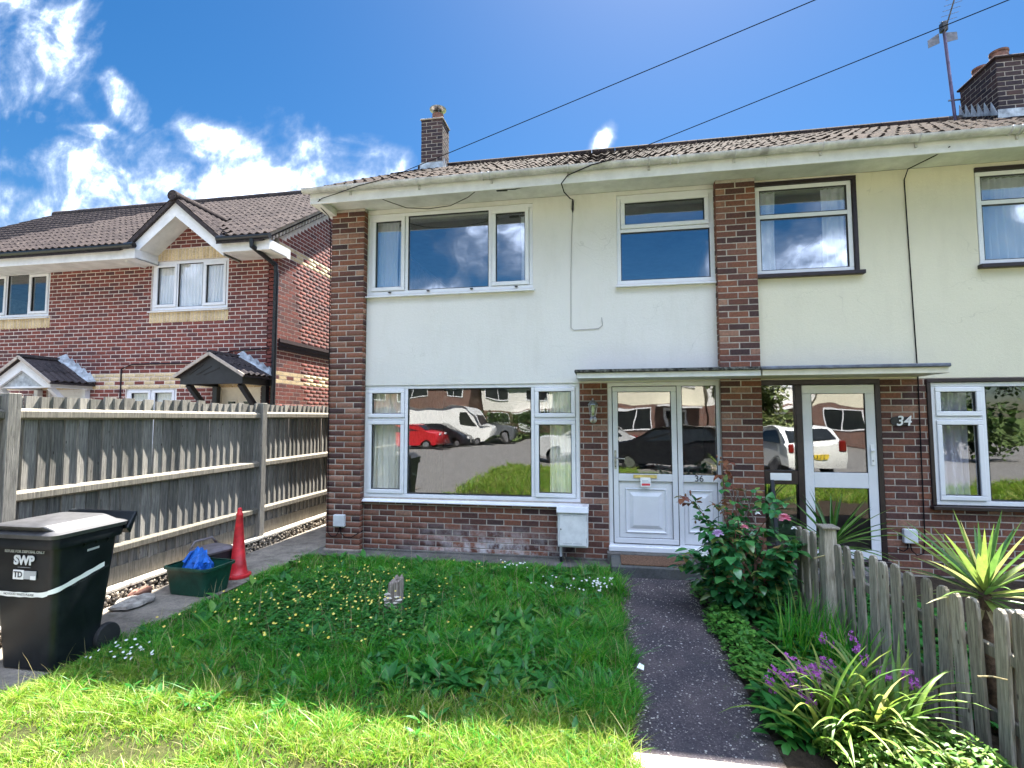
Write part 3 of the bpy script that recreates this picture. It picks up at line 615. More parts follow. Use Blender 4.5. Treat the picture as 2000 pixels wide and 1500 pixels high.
# door and side light
x0, x1, z0, z1 = DR; yd = WY+0.02
fr = MB().ring(x0, x1, z0, z1, 0.055, yd, yd+0.09); fr.box(0.872, 0.935, yd+0.001, yd+0.089, z0+0.055, z1-0.055); fr.box(0.935, x1-0.055, yd+0.002, yd+0.08, 0.985, 1.07); fr.box(0.935, x1-0.055, yd+0.03, yd+0.08, 0.235, 0.985)
frame = fr.build('door_frame', 'upvc', A, bevel=0.006, seg=2)
MB().box(x0-0.01, x1+0.01, yd-0.06, yd+0.05, z0-0.035, z0+0.03).build('threshold', 'upvc', A, bevel=0.008)
def raised_panel(mb, a, b, c, d, y):
    for k, (ins, dy) in enumerate(((0.0, 0.0), (0.022, 0.014), (0.10, 0.016), (0.125, 0.002))):
        pass
    lv = [(0.0, 0.012), (0.010, 0.0), (0.028, 0.010), (0.05, 0.012), (0.095, -0.006), (0.10, -0.006)]
    R_ = []
    for ins, dy in lv: R_.append([(a+ins, y+dy, c+ins), (b-ins, y+dy, c+ins), (b-ins, y+dy, d-ins), (a+ins, y+dy, d-ins)])
    vs = [p for r in R_ for p in r]; fs = [(4*k+i, 4*k+(i+1) % 4, 4*k+4+(i+1) % 4, 4*k+4+i) for k in range(len(lv)-1) for i in range(4)]; fs.append(tuple(4*(len(lv)-1)+i for i in range(4)))
    mb.add(vs, fs)
lf = MB().ring(0.108, 0.869, 0.238, 2.142, 0.062, yd-0.012, yd+0.05); lf.box(0.17, 0.807, yd-0.011, yd+0.049, 0.985, 1.075)
leaf = lf.build('door', 'upvc', A, bevel=0.006, seg=2, label='white front door with glazed top and moulded lower panel')
pn = MB(); pn.box(0.172, 0.805, yd+0.014, yd+0.04, 0.302, 0.983); raised_panel(pn, 0.245, 0.735, 0.36, 0.90, yd+0.0)
pn.build('panel', 'upvc', leaf)
MB().ring(0.168, 0.809, 0.298, 0.987, 0.006, yd+0.004, yd+0.02).build('gasket', 'gasket', leaf)
MB().ring(0.166, 0.811, 1.071, 2.084, 0.009, yd+0.002, yd+0.03).build('gasket', 'gasket', leaf)
MB().box(0.174, 0.803, yd+0.015, yd+0.02, 1.077, 2.078).build('pane', 'glass', leaf)
MB().ring(0.099, 0.878, 0.229, 2.150, 0.007, yd-0.004, yd+0.03).build('door_gap', 'gasket', leaf)
h = MB().box(0.122, 0.146, yd-0.022, yd-0.012, 1.13, 1.36); h.tube([(0.134, yd-0.03, 1.265), (0.134, yd-0.065, 1.265), (0.16, yd-0.068, 1.265), (0.245, yd-0.066, 1.26)], 0.009); h.build('handle', 'metal', leaf, smooth='auto')
MB().lathe((0.134, yd-0.022, 1.165), [(0.008, 0.0), (0.008, -0.006)], 12, 'Y').build('lock', 'black_paint', leaf)
lb = MB().box(0.345, 0.625, yd-0.026, yd-0.012, 1.025, 1.068).build('letterbox', 'brass', leaf, bevel=0.004)
MB().box(0.362, 0.608, yd-0.031, yd-0.026, 1.032, 1.061).build('flap', 'brass', lb, bevel=0.002)
MB().ring(0.931, x1-0.051, 1.066, z1-0.051, 0.009, yd+0.004, yd+0.03).build('gasket', 'gasket', frame)
MB().box(0.941, x1-0.061, yd+0.018, yd+0.023, 1.076, z1-0.061).build('pane', 'glass', frame)
sp_ = MB(); raised_panel(sp_, 0.985, 1.275, 0.38, 0.89, yd+0.014); sp_.build('panel', 'upvc', frame)
MB().ring(0.931, x1-0.051, 0.231, 0.989, 0.006, yd+0.018, yd+0.032).build('gasket', 'gasket', frame)
text('36', 0.105, 'dark_print', frame, front_at(1.115, yd-0.002, 1.027), 'house_number', 0.003)
# step
stp = MB().box(0.06, 1.02, -0.50, -0.03, 0.006, 0.125).build('door_step', 'slate_step', A, bevel=0.008)
MB().box(0.02, 1.40, -0.03, 0.13, 0.006, 0.145).build('door_step', 'concrete_dark', A, bevel=0.005)
mt = MB().box(0.17, 0.90, -0.44, -0.06, 0.126, 0.142).build('doormat', 'mat_brown', loc=(0.53, -0.25, 0.126), bevel=0.004); tag(mt, 'brown coir doormat on the front step of the white door', 'doormat')
# little skirting of plinth
MB().box(-3.19, 0.05, WY-0.02, WY+0.01, 0.0, 0.045).build('plinth', 'concrete_dark', A, bevel=0.01)
MB().box(-3.69, -3.15, -0.035, 0.05, 0.0, 0.04).build('plinth', 'concrete', A, bevel=0.012)
# canopy of 36
def canopy(house, xa, xb, topmat, fasciamat, z0=2.215):
    MB().box(xa+0.012, xb, -0.44, WY-0.002, z0, z0+0.062).build('canopy', fasciamat, house, bevel=0.003)
    MB().box(xa-0.012, xb, -0.475, WY-0.002, z0+0.0625, z0+0.10).build('canopy_edge', topmat, house, bevel=0.008)
plain('moss_edge', (0.12, 0.12, 0.105), 0.95, 0.8, scale=28, bump=0.9, bscale=70)
plain('felt_edge', (0.13, 0.145, 0.19), 0.7, 0.3, scale=8)
canopy(A, -0.315, 1.69, 'moss_edge', 'fascia_white')

# ------------------------------------------------------------------ house number 34
B = thing('terrace_house', 'cream rendered terrace house with dark brown window surrounds and house number 34', 'house', (4.5, 0.1, 0))
W1 = (1.83, 2.95, 3.42, 4.60); W2 = (4.17, 5.75, 3.42, 4.58); WL = (3.60, 6.1, 0.75, 2.19); DB = (1.82, 3.10, 0.16, 2.20); XE = 8.6
MB().wall(1.818, XE, 2.20, TOPZ, WY, WY+0.25, [W1, W2]).build('rendered_wall', 'render_cream', B)
lb2 = MB().wall(3.10, XE, 0.0, 2.20, WY+0.005, WY+0.25, [WL]).build('brick_wall', 'mortar', B)
pieces(B, 'brick', 'brick_brown', with_parent(lay(3.10, XE, 0.02, 2.195, WY, [WL], mod=0.225), lb2, 'brick_brown'), 300, 'bricks')
sh = MB(); sh.box(XE-0.2, XE, 0.36, 7.4, 0, TOPZ); sh.box(1.82, XE, 7.4, 7.65, 0, TOPZ); sh.build('side_and_back_wall', 'mortar', B)
it = MB(); it.box(1.82, XE-0.2, 0.35, 7.4, 2.36, 2.46); it.box(1.82, XE-0.2, 0.35, 7.4, 0.10, 0.16); it.box(1.82, XE-0.2, -0.02, 7.4, TOPZ+0.01, TOPZ+0.06); it.build('floor_slab', 'interior', B)
it = MB(); it.box(3.2, 3.3, 0.36, 4.2, 0.16, 2.36); it.box(3.3, XE-0.2, 4.2, 4.3, 0.16, 2.36); it.box(1.83, 3.2, 3.2, 3.3, 0.16, 2.36); it.box(1.83, XE-0.2, 4.4, 4.5, 2.46, TOPZ); it.box(3.4, 3.5, 0.36, 4.4, 2.46, TOPZ); it.build('inner_wall', 'interior_dark', B)
def brown_surround(x0, x1, z0, z1, w=0.045, proud=0.02, sides=(1, 1, 1, 1)):
    m = MB()
    if sides[0]: m.box(x0, x0+w, WY-proud, WY+0.12, z0+w, z1-w)
    if sides[1]: m.box(x1-w, x1, WY-proud, WY+0.12, z0+w, z1-w)
    if sides[2]: m.box(x0, x1, WY-proud-0.002, WY+0.12, z1-w, z1)
    if sides[3]: m.box(x0-0.02, x1+0.04, WY-proud-0.05, WY+0.12, z0-0.005, z0+w-0.005)
    return m
brown_surround(W1[0], W1[1]+0.0, W1[2], W1[3], sides=(0, 1, 1, 1)).build('window_surround', 'wood_brown', B, bevel=0.004)
y = WY+0.005; a, b, c, d = W1[0]+0.012, W1[1]-0.047, W1[2]+0.047, W1[3]-0.047
make_window(B, a, b, c, d, y, [(a+fw, b-fw, 4.20, d-fw, 0), (a+fw, b-fw, c+fw, 4.15, 0)], [(a+fw, b-fw, 4.15, 4.20)], fw, glass='glass_upper')
brown_surround(W2[0], W2[1], W2[2], W2[3], sides=(0, 1, 1, 1)).build('window_surround', 'wood_brown', B, bevel=0.004)
a, b, c, d = W2[0]+0.012, W2[1]-0.047, W2[2]+0.047, W2[3]-0.047
make_window(B, a, b, c, d, y, [(a+fw, 4.95, 4.20, d-fw, 0), (a+fw, 4.95, c+fw, 4.15, 0), (5.0, b-fw, c+fw, d-fw, 0)], [(a+fw, 4.95, 4.15, 4.20), (4.95, 5.0, c+fw, d-fw)], fw, glass='glass_upper')
brown_surround(WL[0]-0.03, WL[1], WL[2], WL[3], w=0.04, sides=(1, 1, 1, 1)).build('window_surround', 'wood_brown', B, bevel=0.004)
a, b, c, d = WL[0]+0.012, WL[1]-0.042, WL[2]+0.042, WL[3]-0.042
make_window(B, a, b, c, d, y, [(a+fw-0.01, 4.11, c+fw, 1.73, 1), (a+fw-0.01, 4.11, 1.77, d-fw, 1), (4.15, b-fw, c+fw+0.01, d-fw, 0)], [(4.11, 4.15, c+fw, d-fw), (a+fw-0.01, 4.11, 1.73, 1.77)], fw)
# door of 34
m = MB(); x0, x1, z0, z1 = DB
m.box(x0, x0+0.02, WY-0.01, WY+0.10, z0, z1-0.06); m.box(2.205, 2.275, WY-0.015, WY+0.10, z0, z1-0.06); m.box(3.045, 3.10, WY-0.015, WY+0.10, z0, z1-0.06); m.box(x0, x1, WY-0.017, WY+0.10, z1-0.06, z1); m.box(x0, x1+0.02, WY-0.06, WY+0.10, z0-0.05, z0)
m.box(x0+0.02, 2.205, WY-0.012, WY+0.06, 0.985, 1.145); m.box(x0+0.02, 2.205, WY-0.012, WY+0.06, z0, 0.30)
dfr = m.build('door_frame', 'wood_brown', B, bevel=0.004)
MB().box(1.842, 2.203, WY+0.03, WY+0.036, 1.147, z1-0.062).build('pane', 'glass_obscured', dfr); MB().box(1.842, 2.203, WY+0.03, WY+0.036, 0.302, 0.983).build('pane', 'glass_obscured', dfr)
MB().box(1.90, 2.13, WY-0.022, WY-0.012, 1.03, 1.115).build('letterbox', 'white_paint', dfr, bevel=0.004)
m = MB().ring(2.278, 3.042, z0+0.005, z1-0.065, 0.10, WY-0.005, WY+0.04); m.box(2.378, 2.942, WY-0.004, WY+0.039, 0.955, 1.13)
db = m.build('door', 'upvc', B, bevel=0.006, seg=2, label='white aluminium door with two clear panes')
MB().box(2.38, 2.94, WY+0.012, WY+0.018, 1.132, z1-0.167).build('pane', 'glass', db); MB().box(2.38, 2.94, WY+0.012, WY+0.018, z0+0.107, 0.953).build('pane', 'glass', db)
MB().ring(2.374, 2.946, 1.126, z1-0.161, 0.007, WY, WY+0.03).build('gasket', 'gasket', db); MB().ring(2.374, 2.946, z0+0.101, 0.959, 0.007, WY, WY+0.03).build('gasket', 'gasket', db)
m = MB().box(2.972, 3.012, WY-0.017, WY-0.005, 1.22, 1.45); m.box(2.982, 3.002, WY-0.045, WY-0.017, 1.37, 1.40); m.box(2.962, 3.002, WY-0.05, WY-0.036, 1.375, 1.395); m.build('handle', 'white_paint', db, bevel=0.003)
MB().lathe((2.992, WY-0.017, 1.27), [(0.009, 0.0), (0.009, -0.006)], 12, 'Y').build('lock', 'metal', db)
MB().box(1.82, 3.13, -0.30, 0.12, 0.006, 0.10).build('door_step', 'concrete_dark', B, bevel=0.008)
canopy(B, 1.694, 3.50, 'felt_edge', 'cream_paint', 2.216)

# ------------------------------------------------------------------ eaves, gutters and roofs of the terrace
SL = 0.556; EY, EZ = -0.44, 4.70
def roof_z(yy): return EZ+(yy-EY)*SL
def eaves(house, xa, xb, name=''):
    MB().box(xa, xb, -0.40, WY+0.02, 4.635, 4.655).build('soffit', 'soffit', house)
    MB().box(xa-0.004, xb, -0.428, -0.402, 4.545, 4.715).build('fascia', 'fascia_white', house, bevel=0.004)
    # half-round gutter
    gx0, gx1 = xa-0.08, xb; vs = []; fs = []; n = 10
    for k, x in enumerate((gx0, gx1)):
        for rr in (0.058, 0.050):
            for i in range(n+1):
                an = math.pi+math.pi*i/n; vs.append((x, -0.492+rr*math.cos(an), 4.715+rr*math.sin(an)))
    q = n+1
    for i in range(n):
        fs.append((i, i+1, 2*q+i+1, 2*q+i)); fs.append((q+i, 3*q+i, 3*q+i+1, q+i+1)); fs.append((i, q+i, q+i+1, i+1)); fs.append((2*q+i, 2*q+i+1, 3*q+i+1, 3*q+i))
    fs.append((0, 2*q, 3*q, q)); fs.append((n, q+n, 3*q+n, 2*q+n))
    g = MB().add(vs, fs)
    g.add([(gx0, -0.492+0.0495*math.cos(math.pi+math.pi*i/n), 4.715+0.0495*math.sin(math.pi+math.pi*i/n)) for i in range(n+1)], [tuple(range(n+1))])
    go = g.build('gutter', 'gutter_grey', house, smooth='auto')
    x = xa+0.55
    while x < xb:
        MB().tube([(x, -0.492+0.063*math.cos(a_), 4.715+0.063*math.sin(a_)) for a_ in np.linspace(math.pi*0.98, 2*math.pi, 9)], 0.007, 5).box(x-0.012, x+0.012, -0.448, -0.429, 4.62, 4.70).build('bracket', 'gutter_grey', go)
        x += 0.93
    for x in (xa+2.35, xa+4.55):
        if x < xb:
            pr = MB()
            for dx in (-0.04, 0.04): pr.tube([(x+dx, -0.492+0.0625*math.cos(a_), 4.715+0.0625*math.sin(a_)) for a_ in np.linspace(math.pi, 2*math.pi, 10)], 0.010, 6)
            pr.build('gutter_union', 'gutter_grey', go, smooth=True)
    return go
eaves(A, -3.72, 1.82); eaves(B, 1.822, XE)
MB().prism([(-3.735, -0.43, 4.545), (-3.735, -0.43, 4.72), (-3.735, 3.6, roof_z(3.6)-0.02), (-3.735, 3.6, roof_z(3.6)-0.2), (-3.735, -0.1, 4.56)], (0.018, 0, 0)).build('bargeboard', 'fascia_white', A)
MB().box(-3.72, -3.60, -0.40, 0.3, 4.548, 4.634).build('soffit_box', 'soffit', A)
def tile_base(w=0.30, ln=0.36, rolls=2, rh=0.030, th=0.016, n=14, seed=0):
    r_ = random.Random(seed); prof = []
    for i in range(n+1):
        u = i/n; ph = (u*rolls) % 1.0; z = rh*max(0.0, math.sin(math.pi*min(1, max(0, (ph-0.35)/0.6))))**0.8 if u < 1 else 0
        prof.append((u*w-w/2, z))
    vs = []
    for (yy, dz) in ((0.0, 0.0), (ln, 0.0)):
        for x, z in prof: vs.append((x, yy, z+dz+th))
    for x, z in prof: vs.append((x, 0.0, z+dz-0.002 if z > 0.004 else 0.0))
    q = n+1; fs = [(i, i+1, q+i+1, q+i) for i in range(n)] + [(2*q+i, 2*q+i+1, i+1, i) for i in range(n)]
    return base(vs, fs)
TILES = [tile_base(seed=s) for s in range(2)]
def tile_roof(parent, xa, xb, ya, za, rows, slope, mat, gauge=0.315, w=0.295, jit=0.004, limit=300, rot=None, skip=None):
    ang = math.atan(slope); its = []; ny, nz = math.cos(ang), math.sin(ang)
    for r in range(rows):
        x = xa+w/2
        while x < xb:
            yy, zz = ya+r*gauge*ny, za+r*gauge*nz
            if not (skip and skip(x, yy)):
                M = Matrix.Translation((x+random.uniform(-jit, jit), yy, zz+0.006+random.uniform(0, jit))) @ Matrix.Rotation(ang-0.035+random.uniform(-jit, jit)*2, 4, 'X') @ Matrix.Rotation(random.uniform(-jit, jit)*2, 4, 'Z')
                its.append((random.choice(TILES), M, parent, mat))
            x += w
    return its
def roof(house, xa, xb, verge_left, skip=None):
    m = MB(); yr = 3.6; zr = roof_z(yr)
    m.prism([(xa, EY+0.045, EZ+0.0), (xa, yr, zr-0.025), (xa, 7.85, EZ-0.1), (xa, 7.85, EZ-0.16), (xa, yr, zr-0.10), (xa, EY+0.045, EZ-0.03)][::-1], (xb-xa, 0, 0))
    ro = m.build('roof', 'tile_dark', house)
    tl = tile_roof(ro, xa, xb, EY-0.03, EZ-0.005, 15, SL, 'tile_old', jit=0.012, skip=skip)
    pieces(ro, 'roof_tile', 'tile_old', tl, 300, 'roof_tiles', stuff_parent=house)
    n = 0; x = xa
    while x < xb:
        MB().tube([(x, yr, zr+0.02), (min(x+0.44, xb), yr, zr+0.02)], 0.10, 10).build('ridge_tile', 'tile_old', ro, smooth='auto'); x += 0.45
    return ro
roA = roof(A, -3.76, 1.82, True); roB = roof(B, 1.83, XE+0.2, False)
MB().prism([(-3.45, 0.1, TOPZ), (-3.45, 7.6, TOPZ), (-3.45, 3.6, roof_z(3.6)-0.12)], (0.1, 0, 0)).build('gable_wall', 'mortar', A)
# chimneys
def chimney(house, x0, x1, y0, y1, z0, z1, mat, name='chimney'):
    ch = MB().box(x0+0.006, x1-0.006, y0+0.006, y1-0.006, z0, z1).build('chimney', 'mortar', house)
    its = with_parent(lay(x0, x1, z0+0.3, z1, y0, mod=0.2245), ch, mat) + with_parent(lay(y0, y1, z0+0.3, z1, x1, face='X', mod=0.2245), ch, mat) + with_parent(lay(y0, y1, z0+0.3, z1, x0, face='-X', mod=0.2245), ch, mat)
    pieces(ch, 'brick', mat, its, 300, 'bricks')
    return ch
c1 = chimney(A, -3.58, -3.13, 3.2, 3.65, 6.4, 7.80, 'brick_grey')
m = MB().box(-3.595, -3.115, 3.185, 3.20, 6.55, 6.90)
for k in range(4): m.prism([(-3.128, 3.2+k*0.11, 6.72+k*0.03), (-3.128, 3.32+k*0.11, 6.72+k*0.03), (-3.128, 3.30+k*0.11, 7.02+k*0.0)], (0.012, 0, 0))
m.build('flashing', 'lead', c1)
MB().lathe((-3.30, 3.42, 7.80), [(0.13, 0), (0.125, 0.05), (0.115, 0.2), (0.12, 0.215), (0.10, 0.22)], 20).build('chimney_pot', 'terracotta', c1, smooth='auto')
m = MB().lathe((-3.30, 3.42, 8.07), [(0.07, 0.0), (0.17, 0.05), (0.175, 0.065), (0.05, 0.12), (0.01, 0.13)], 24)
for k in range(4): m.bar((-3.30+0.10*math.cos(k*1.57+0.5), 3.42+0.10*math.sin(k*1.57+0.5), 7.98), (-3.30+0.10*math.cos(k*1.57+0.5), 3.42+0.10*math.sin(k*1.57+0.5), 8.10), 0.02, 0.006)
m.build('cowl', 'metal', c1, smooth='auto')
m = MB().box(-3.60, -3.11, 3.18, 3.67, 7.80, 7.83).build('cap', 'mortar', c1, bevel=0.01)
c2 = chimney(B, 5.90, 6.62, 2.2, 3.0, 5.9, 7.16, 'brick_grey')
m = MB().box(5.88, 6.64, 2.185, 2.199, 6.05, 6.36)
for k in range(6): m.prism([(5.898, 2.2+k*0.135, 6.28+k*0.075), (5.898, 2.35+k*0.135, 6.36+k*0.075), (5.898, 2.33+k*0.135, 6.56+k*0.075), (5.898, 2.28+k*0.135, 6.46+k*0.07)][::-1], (-0.012, 0, 0))
m.build('flashing', 'lead', c2)
MB().box(5.87, 6.65, 2.17, 3.03, 7.16, 7.20).build('cap', 'brick_grey', c2, bevel=0.012)
for yy in (2.42, 2.80): MB().lathe((6.10, yy, 7.20), [(0.125, 0), (0.12, 0.06), (0.11, 0.16), (0.12, 0.17), (0.12, 0.2), (0.09, 0.205)], 20).build('chimney_pot', 'terracotta', c2, smooth='auto')
# ------------------------------------------------------------------ the red brick house on the left
Cn = thing('brick_house', 'red brick house with cream brick bands and brown tiled roof beyond the board fence', 'house', (-9.0, 2.0, 0))
NY = 2.0; NX1 = -5.87; NX0 = -15.0
win1 = (-8.58, -6.91, 3.83, 4.79); win0 = (-12.62, -10.97, 3.82, 4.76); lwin = (-9.06, -7.93, 1.2, 2.36); ndoor = (-7.06, -6.17, 0.1, 2.36); wdoor = (-10.9, -10.05, 0.1, 2.33)
holes = [win1, win0, lwin, ndoor, wdoor]
nw = MB().wall(NX0, NX1-0.01, 0, 4.80, NY+0.004, NY+0.25, holes); nw.prism([(-8.75, NY+0.004, 4.80), (-6.66, NY+0.004, 4.80), (-6.66, NY+0.004, 5.05), (-7.70, NY+0.004, 5.72), (-8.75, NY+0.004, 5.02)], (0, 0.2, 0))
nwo = nw.build('front_wall', 'mortar_pale', Cn)
bands = [(win1[0]-0.02, win1[1]+0.02, 3.58, 3.83), (win1[0]-0.03, win1[1]+0.0, 4.79, 5.02), (win0[0]-0.02, win0[1]+0.02, 3.57, 3.82)]
def npick(p, q, z, r):
    k = int(round((z-1.8)/0.075-0.5))
    if 2.35 < z < 2.60:
        if 2.43 < z < 2.51 and int(math.floor(p/0.225)) % 2 == 0: return 'brick_red'
        return 'brick_cream'
    if 4.86 < z < 5.16 and False: return 'brick_cream'
    return 'brick_red'
its = with_parent(lay(-13.6, NX1, 1.80, 4.80, NY, holes+bands, pick=npick), nwo, 'brick_red')
gb = lay(-8.75, -6.66, 4.80, 5.75, NY, bands, pick=npick)
its += with_parent([i for i in gb if i[1].translation.z < 5.60-0.84*abs(i[1].translation.x+7.70)], nwo, 'brick_red')
for (a, b, c, d) in bands:
    x = a+0.0375
    while x < b: its.append((random.choice(BRK_TALL), Matrix.Translation((x, NY-0.001, (c+d)/2)) @ Matrix.Diagonal((1, 1, (d-c-0.012)/0.215, 1)), nwo, 'brick_cream')); x += 0.075
# side wall facing the gap
sw = MB(); sw.prism([(NX1-0.004, NY+0.004, 0), (NX1-0.004, 8.4, 0), (NX1-0.004, 8.4, 4.9), (NX1-0.004, 5.2, 7.30), (NX1-0.004, NY+0.004, 5.15)], (-0.2, 0, 0))
swo = sw.build('side_wall', 'mortar_pale', Cn)
def spick(p, q, z, r):
    if 4.80 < z < 5.02 or 2.40 < z < 2.62:
        if (4.875 < z < 4.945 or 2.475 < z < 2.545) and int(math.floor(p/0.225)) % 2 == 0: return 'brick_red'
        return 'brick_cream'
    return 'brick_red'
sb = lay(NY, 4.3, 1.80, 6.6, NX1, face='X', pick=spick)
its += with_parent([i for i in sb if i[1].translation.z < 5.04+0.66*(i[1].translation.y-NY)], swo, 'brick_red')
cor = MB()
for k in range(3): cor.box(NX1, NX1+0.012+0.012*k, NY+0.06, 4.3, 3.02+0.07*k, 3.085+0.07*k)
cor.build('brick_course', 'brick_grey', swo)
pieces(Cn, 'brick', 'brick_red', its, 300, 'bricks', key=lambda it: -((it[1].translation.x > -8.9 and it[1].translation.z > 2.0) and 1 or 0)*100+(it[1].translation-CAM).length)
MB().box(NX0, NX0+0.2, NY+0.25, 8.4, 0, 4.8).box(NX0, NX1-0.2, 8.2, 8.4, 0, 4.8).build('back_wall', 'mortar_pale', Cn)
MB().box(NX0+0.2, NX1-0.21, NY+0.26, 8.2, 2.44, 2.54).box(NX0+0.2, NX1-0.21, NY+0.26, 8.2, 4.80, 4.84).box(NX0+0.2, NX1-0.21, 4.6, 4.7, 2.54, 4.8).box(NX0+0.2, NX1-0.21, 4.6, 4.7, 0.0, 2.4).build('floor_slab', 'interior', Cn)
def tri_window(w, top=True):
    a, b, c, d = w; s = (b-a)/3
    make_window(Cn, a, b, c, d, NY+0.03, [(a+0.06, a+s-0.015, c+0.06, d-0.06, 1), (a+s+0.015, a+2*s-0.015, c+0.06, d-0.06, 0), (a+2*s+0.015, b-0.06, c+0.06, d-0.06, 1)],
                [(a+s-0.015, a+s+0.015, c+0.06, d-0.06), (a+2*s-0.015, a+2*s+0.015, c+0.06, d-0.06)], 0.06, sill=(a-0.03, b+0.03, c-0.045, c+0.01, NY-0.05))
tri_window(win1); tri_window(win0)
a, b, c, d = lwin
make_window(Cn, a, b, c, d, NY+0.03, [(a+0.06, (a+b)/2-0.02, c+0.06, d-0.06, 1), ((a+b)/2+0.02, b-0.06, c+0.06, d-0.06, 1)], [((a+b)/2-0.02, (a+b)/2+0.02, c+0.06, d-0.06)], 0.06)
for (a, b, c, d), nm in ((ndoor, 'cream'), (wdoor, 'white')):
    f = MB().ring(a, b, c, d, 0.06, NY+0.02, NY+0.09); f.box(a+0.06, b-0.06, NY+0.05, NY+0.085, c+0.06, d-0.06); fo = f.build('door', 'cream_paint' if nm == 'cream' else 'upvc', Cn, bevel=0.005)
    mid = (a+b)/2
    for k in (-1, 1): MB().ring(mid+k*0.16-0.11, mid+k*0.16+0.11, 1.75, 2.10, 0.03, NY+0.035, NY+0.05).build('panel', 'cream_paint', fo); MB().box(mid+k*0.16-0.08, mid+k*0.16+0.08, NY+0.04, NY+0.046, 1.78, 2.07).build('pane', 'car_glass', fo)
curtain('net_curtain', 'white net curtain in the upper window of the red brick house under its gable', -8.5, -6.98, 3.88, 4.75, NY+0.10, 'curtain_white', 22, 0.02)
curtain('net_curtain', 'white net curtain in the ground floor window of the red brick house', -9.0, -8.0, 1.25, 2.3, NY+0.10, 'curtain_white', 16, 0.02)
# eaves
for (xa, xb) in ((NX0, -8.45), (-6.64, -5.70)):
    MB().box(xa, xb, 1.49, 1.515, 4.70, 4.885).build('fascia', 'fascia_white', Cn, bevel=0.004)
    MB().box(xa, xb, 1.515, NY, 4.705, 4.72).build('soffit', 'soffit', Cn)
    MB().tube([(xa-0.05 if xa > -9 else xa, 1.435, 4.925), (xb+0.04, 1.435, 4.925)], 0.055, 10).build('gutter', 'black_plastic', Cn, smooth='auto')
MB().box(-8.47, -8.45, 1.515, NY, 4.70, 4.885).box(-6.64, -6.62, 1.517, NY, 4.702, 4.883).box(-5.72, -5.70, 1.517, NY+0.1, 4.702, 4.883).build('fascia_return', 'fascia_white', Cn)
NS = 0.66; NEY, NEZ = 1.42, 4.93
def nz_roof(yy): return NEZ+(yy-NEY)*NS
m = MB()
for xa_, xb_, ys_ in ((NX0-0.1, -8.70, NEY), (-8.70, -6.70, 2.30), (-6.70, NX1+0.09, NEY)):
    m.prism([(xa_, ys_, nz_roof(ys_)-0.03), (xa_, 5.2, nz_roof(5.2)-0.03), (xa_, 8.9, NEZ), (xa_, 8.9, NEZ-0.07), (xa_, 5.2, nz_roof(5.2)-0.1), (xa_, ys_, nz_roof(ys_)-0.1)][::-1], (xb_-xa_, 0, 0))
nro = m.build('roof', 'tile_dark', Cn)
GX, GZ = -7.705, 5.83
tl = tile_roof(nro, NX0-0.1, NX1+0.10, NEY-0.03, NEZ, 15, NS, 'tile_brown', jit=0.003, skip=lambda x, yy: nz_roof(yy) < GZ-0.05-0.84*abs(x-GX))
pieces(nro, 'roof_tile', 'tile_brown', tl, 300, 'roof_tiles', stuff_parent=Cn)
x = NX0-0.1
while x < NX1: MB().tube([(x, 5.2, nz_roof(5.2)+0.02), (min(x+0.44, NX1+0.1), 5.2, nz_roof(5.2)+0.02)], 0.11, 10).build('ridge_tile', 'tile_brown', nro, smooth='auto'); x += 0.45
# verge: mortar strip and dentils
m = MB(); m.prism([(NX1+0.02, NEY, NEZ-0.06), (NX1+0.02, 5.2, nz_roof(5.2)-0.06), (NX1+0.02, 5.2, nz_roof(5.2)+0.02), (NX1+0.02, NEY, NEZ+0.02)], (0.085, 0, 0)); m.build('verge', 'mortar_pale', nro)
k = 0; yy = 1.62
while yy < 4.6:
    z = nz_roof(yy)-0.12; MB().prism([(NX1, yy, z-0.055), (NX1, yy+0.045, z-0.055+0.03), (NX1, yy+0.045, z+0.03+0.06), (NX1, yy, z+0.06)], (0.075, 0, 0)).build('dentil', 'mortar_pale', nro); yy += 0.10
MB().prism([(NX1+0.001, 1.6, nz_roof(1.6)-0.20), (NX1+0.001, 5.2, nz_roof(5.2)-0.20), (NX1+0.001, 5.2, nz_roof(5.2)-0.06), (NX1+0.001, 1.6, nz_roof(1.6)-0.06)], (0.03, 0, 0)).build('dentil_backing', 'brick_grey', nro)
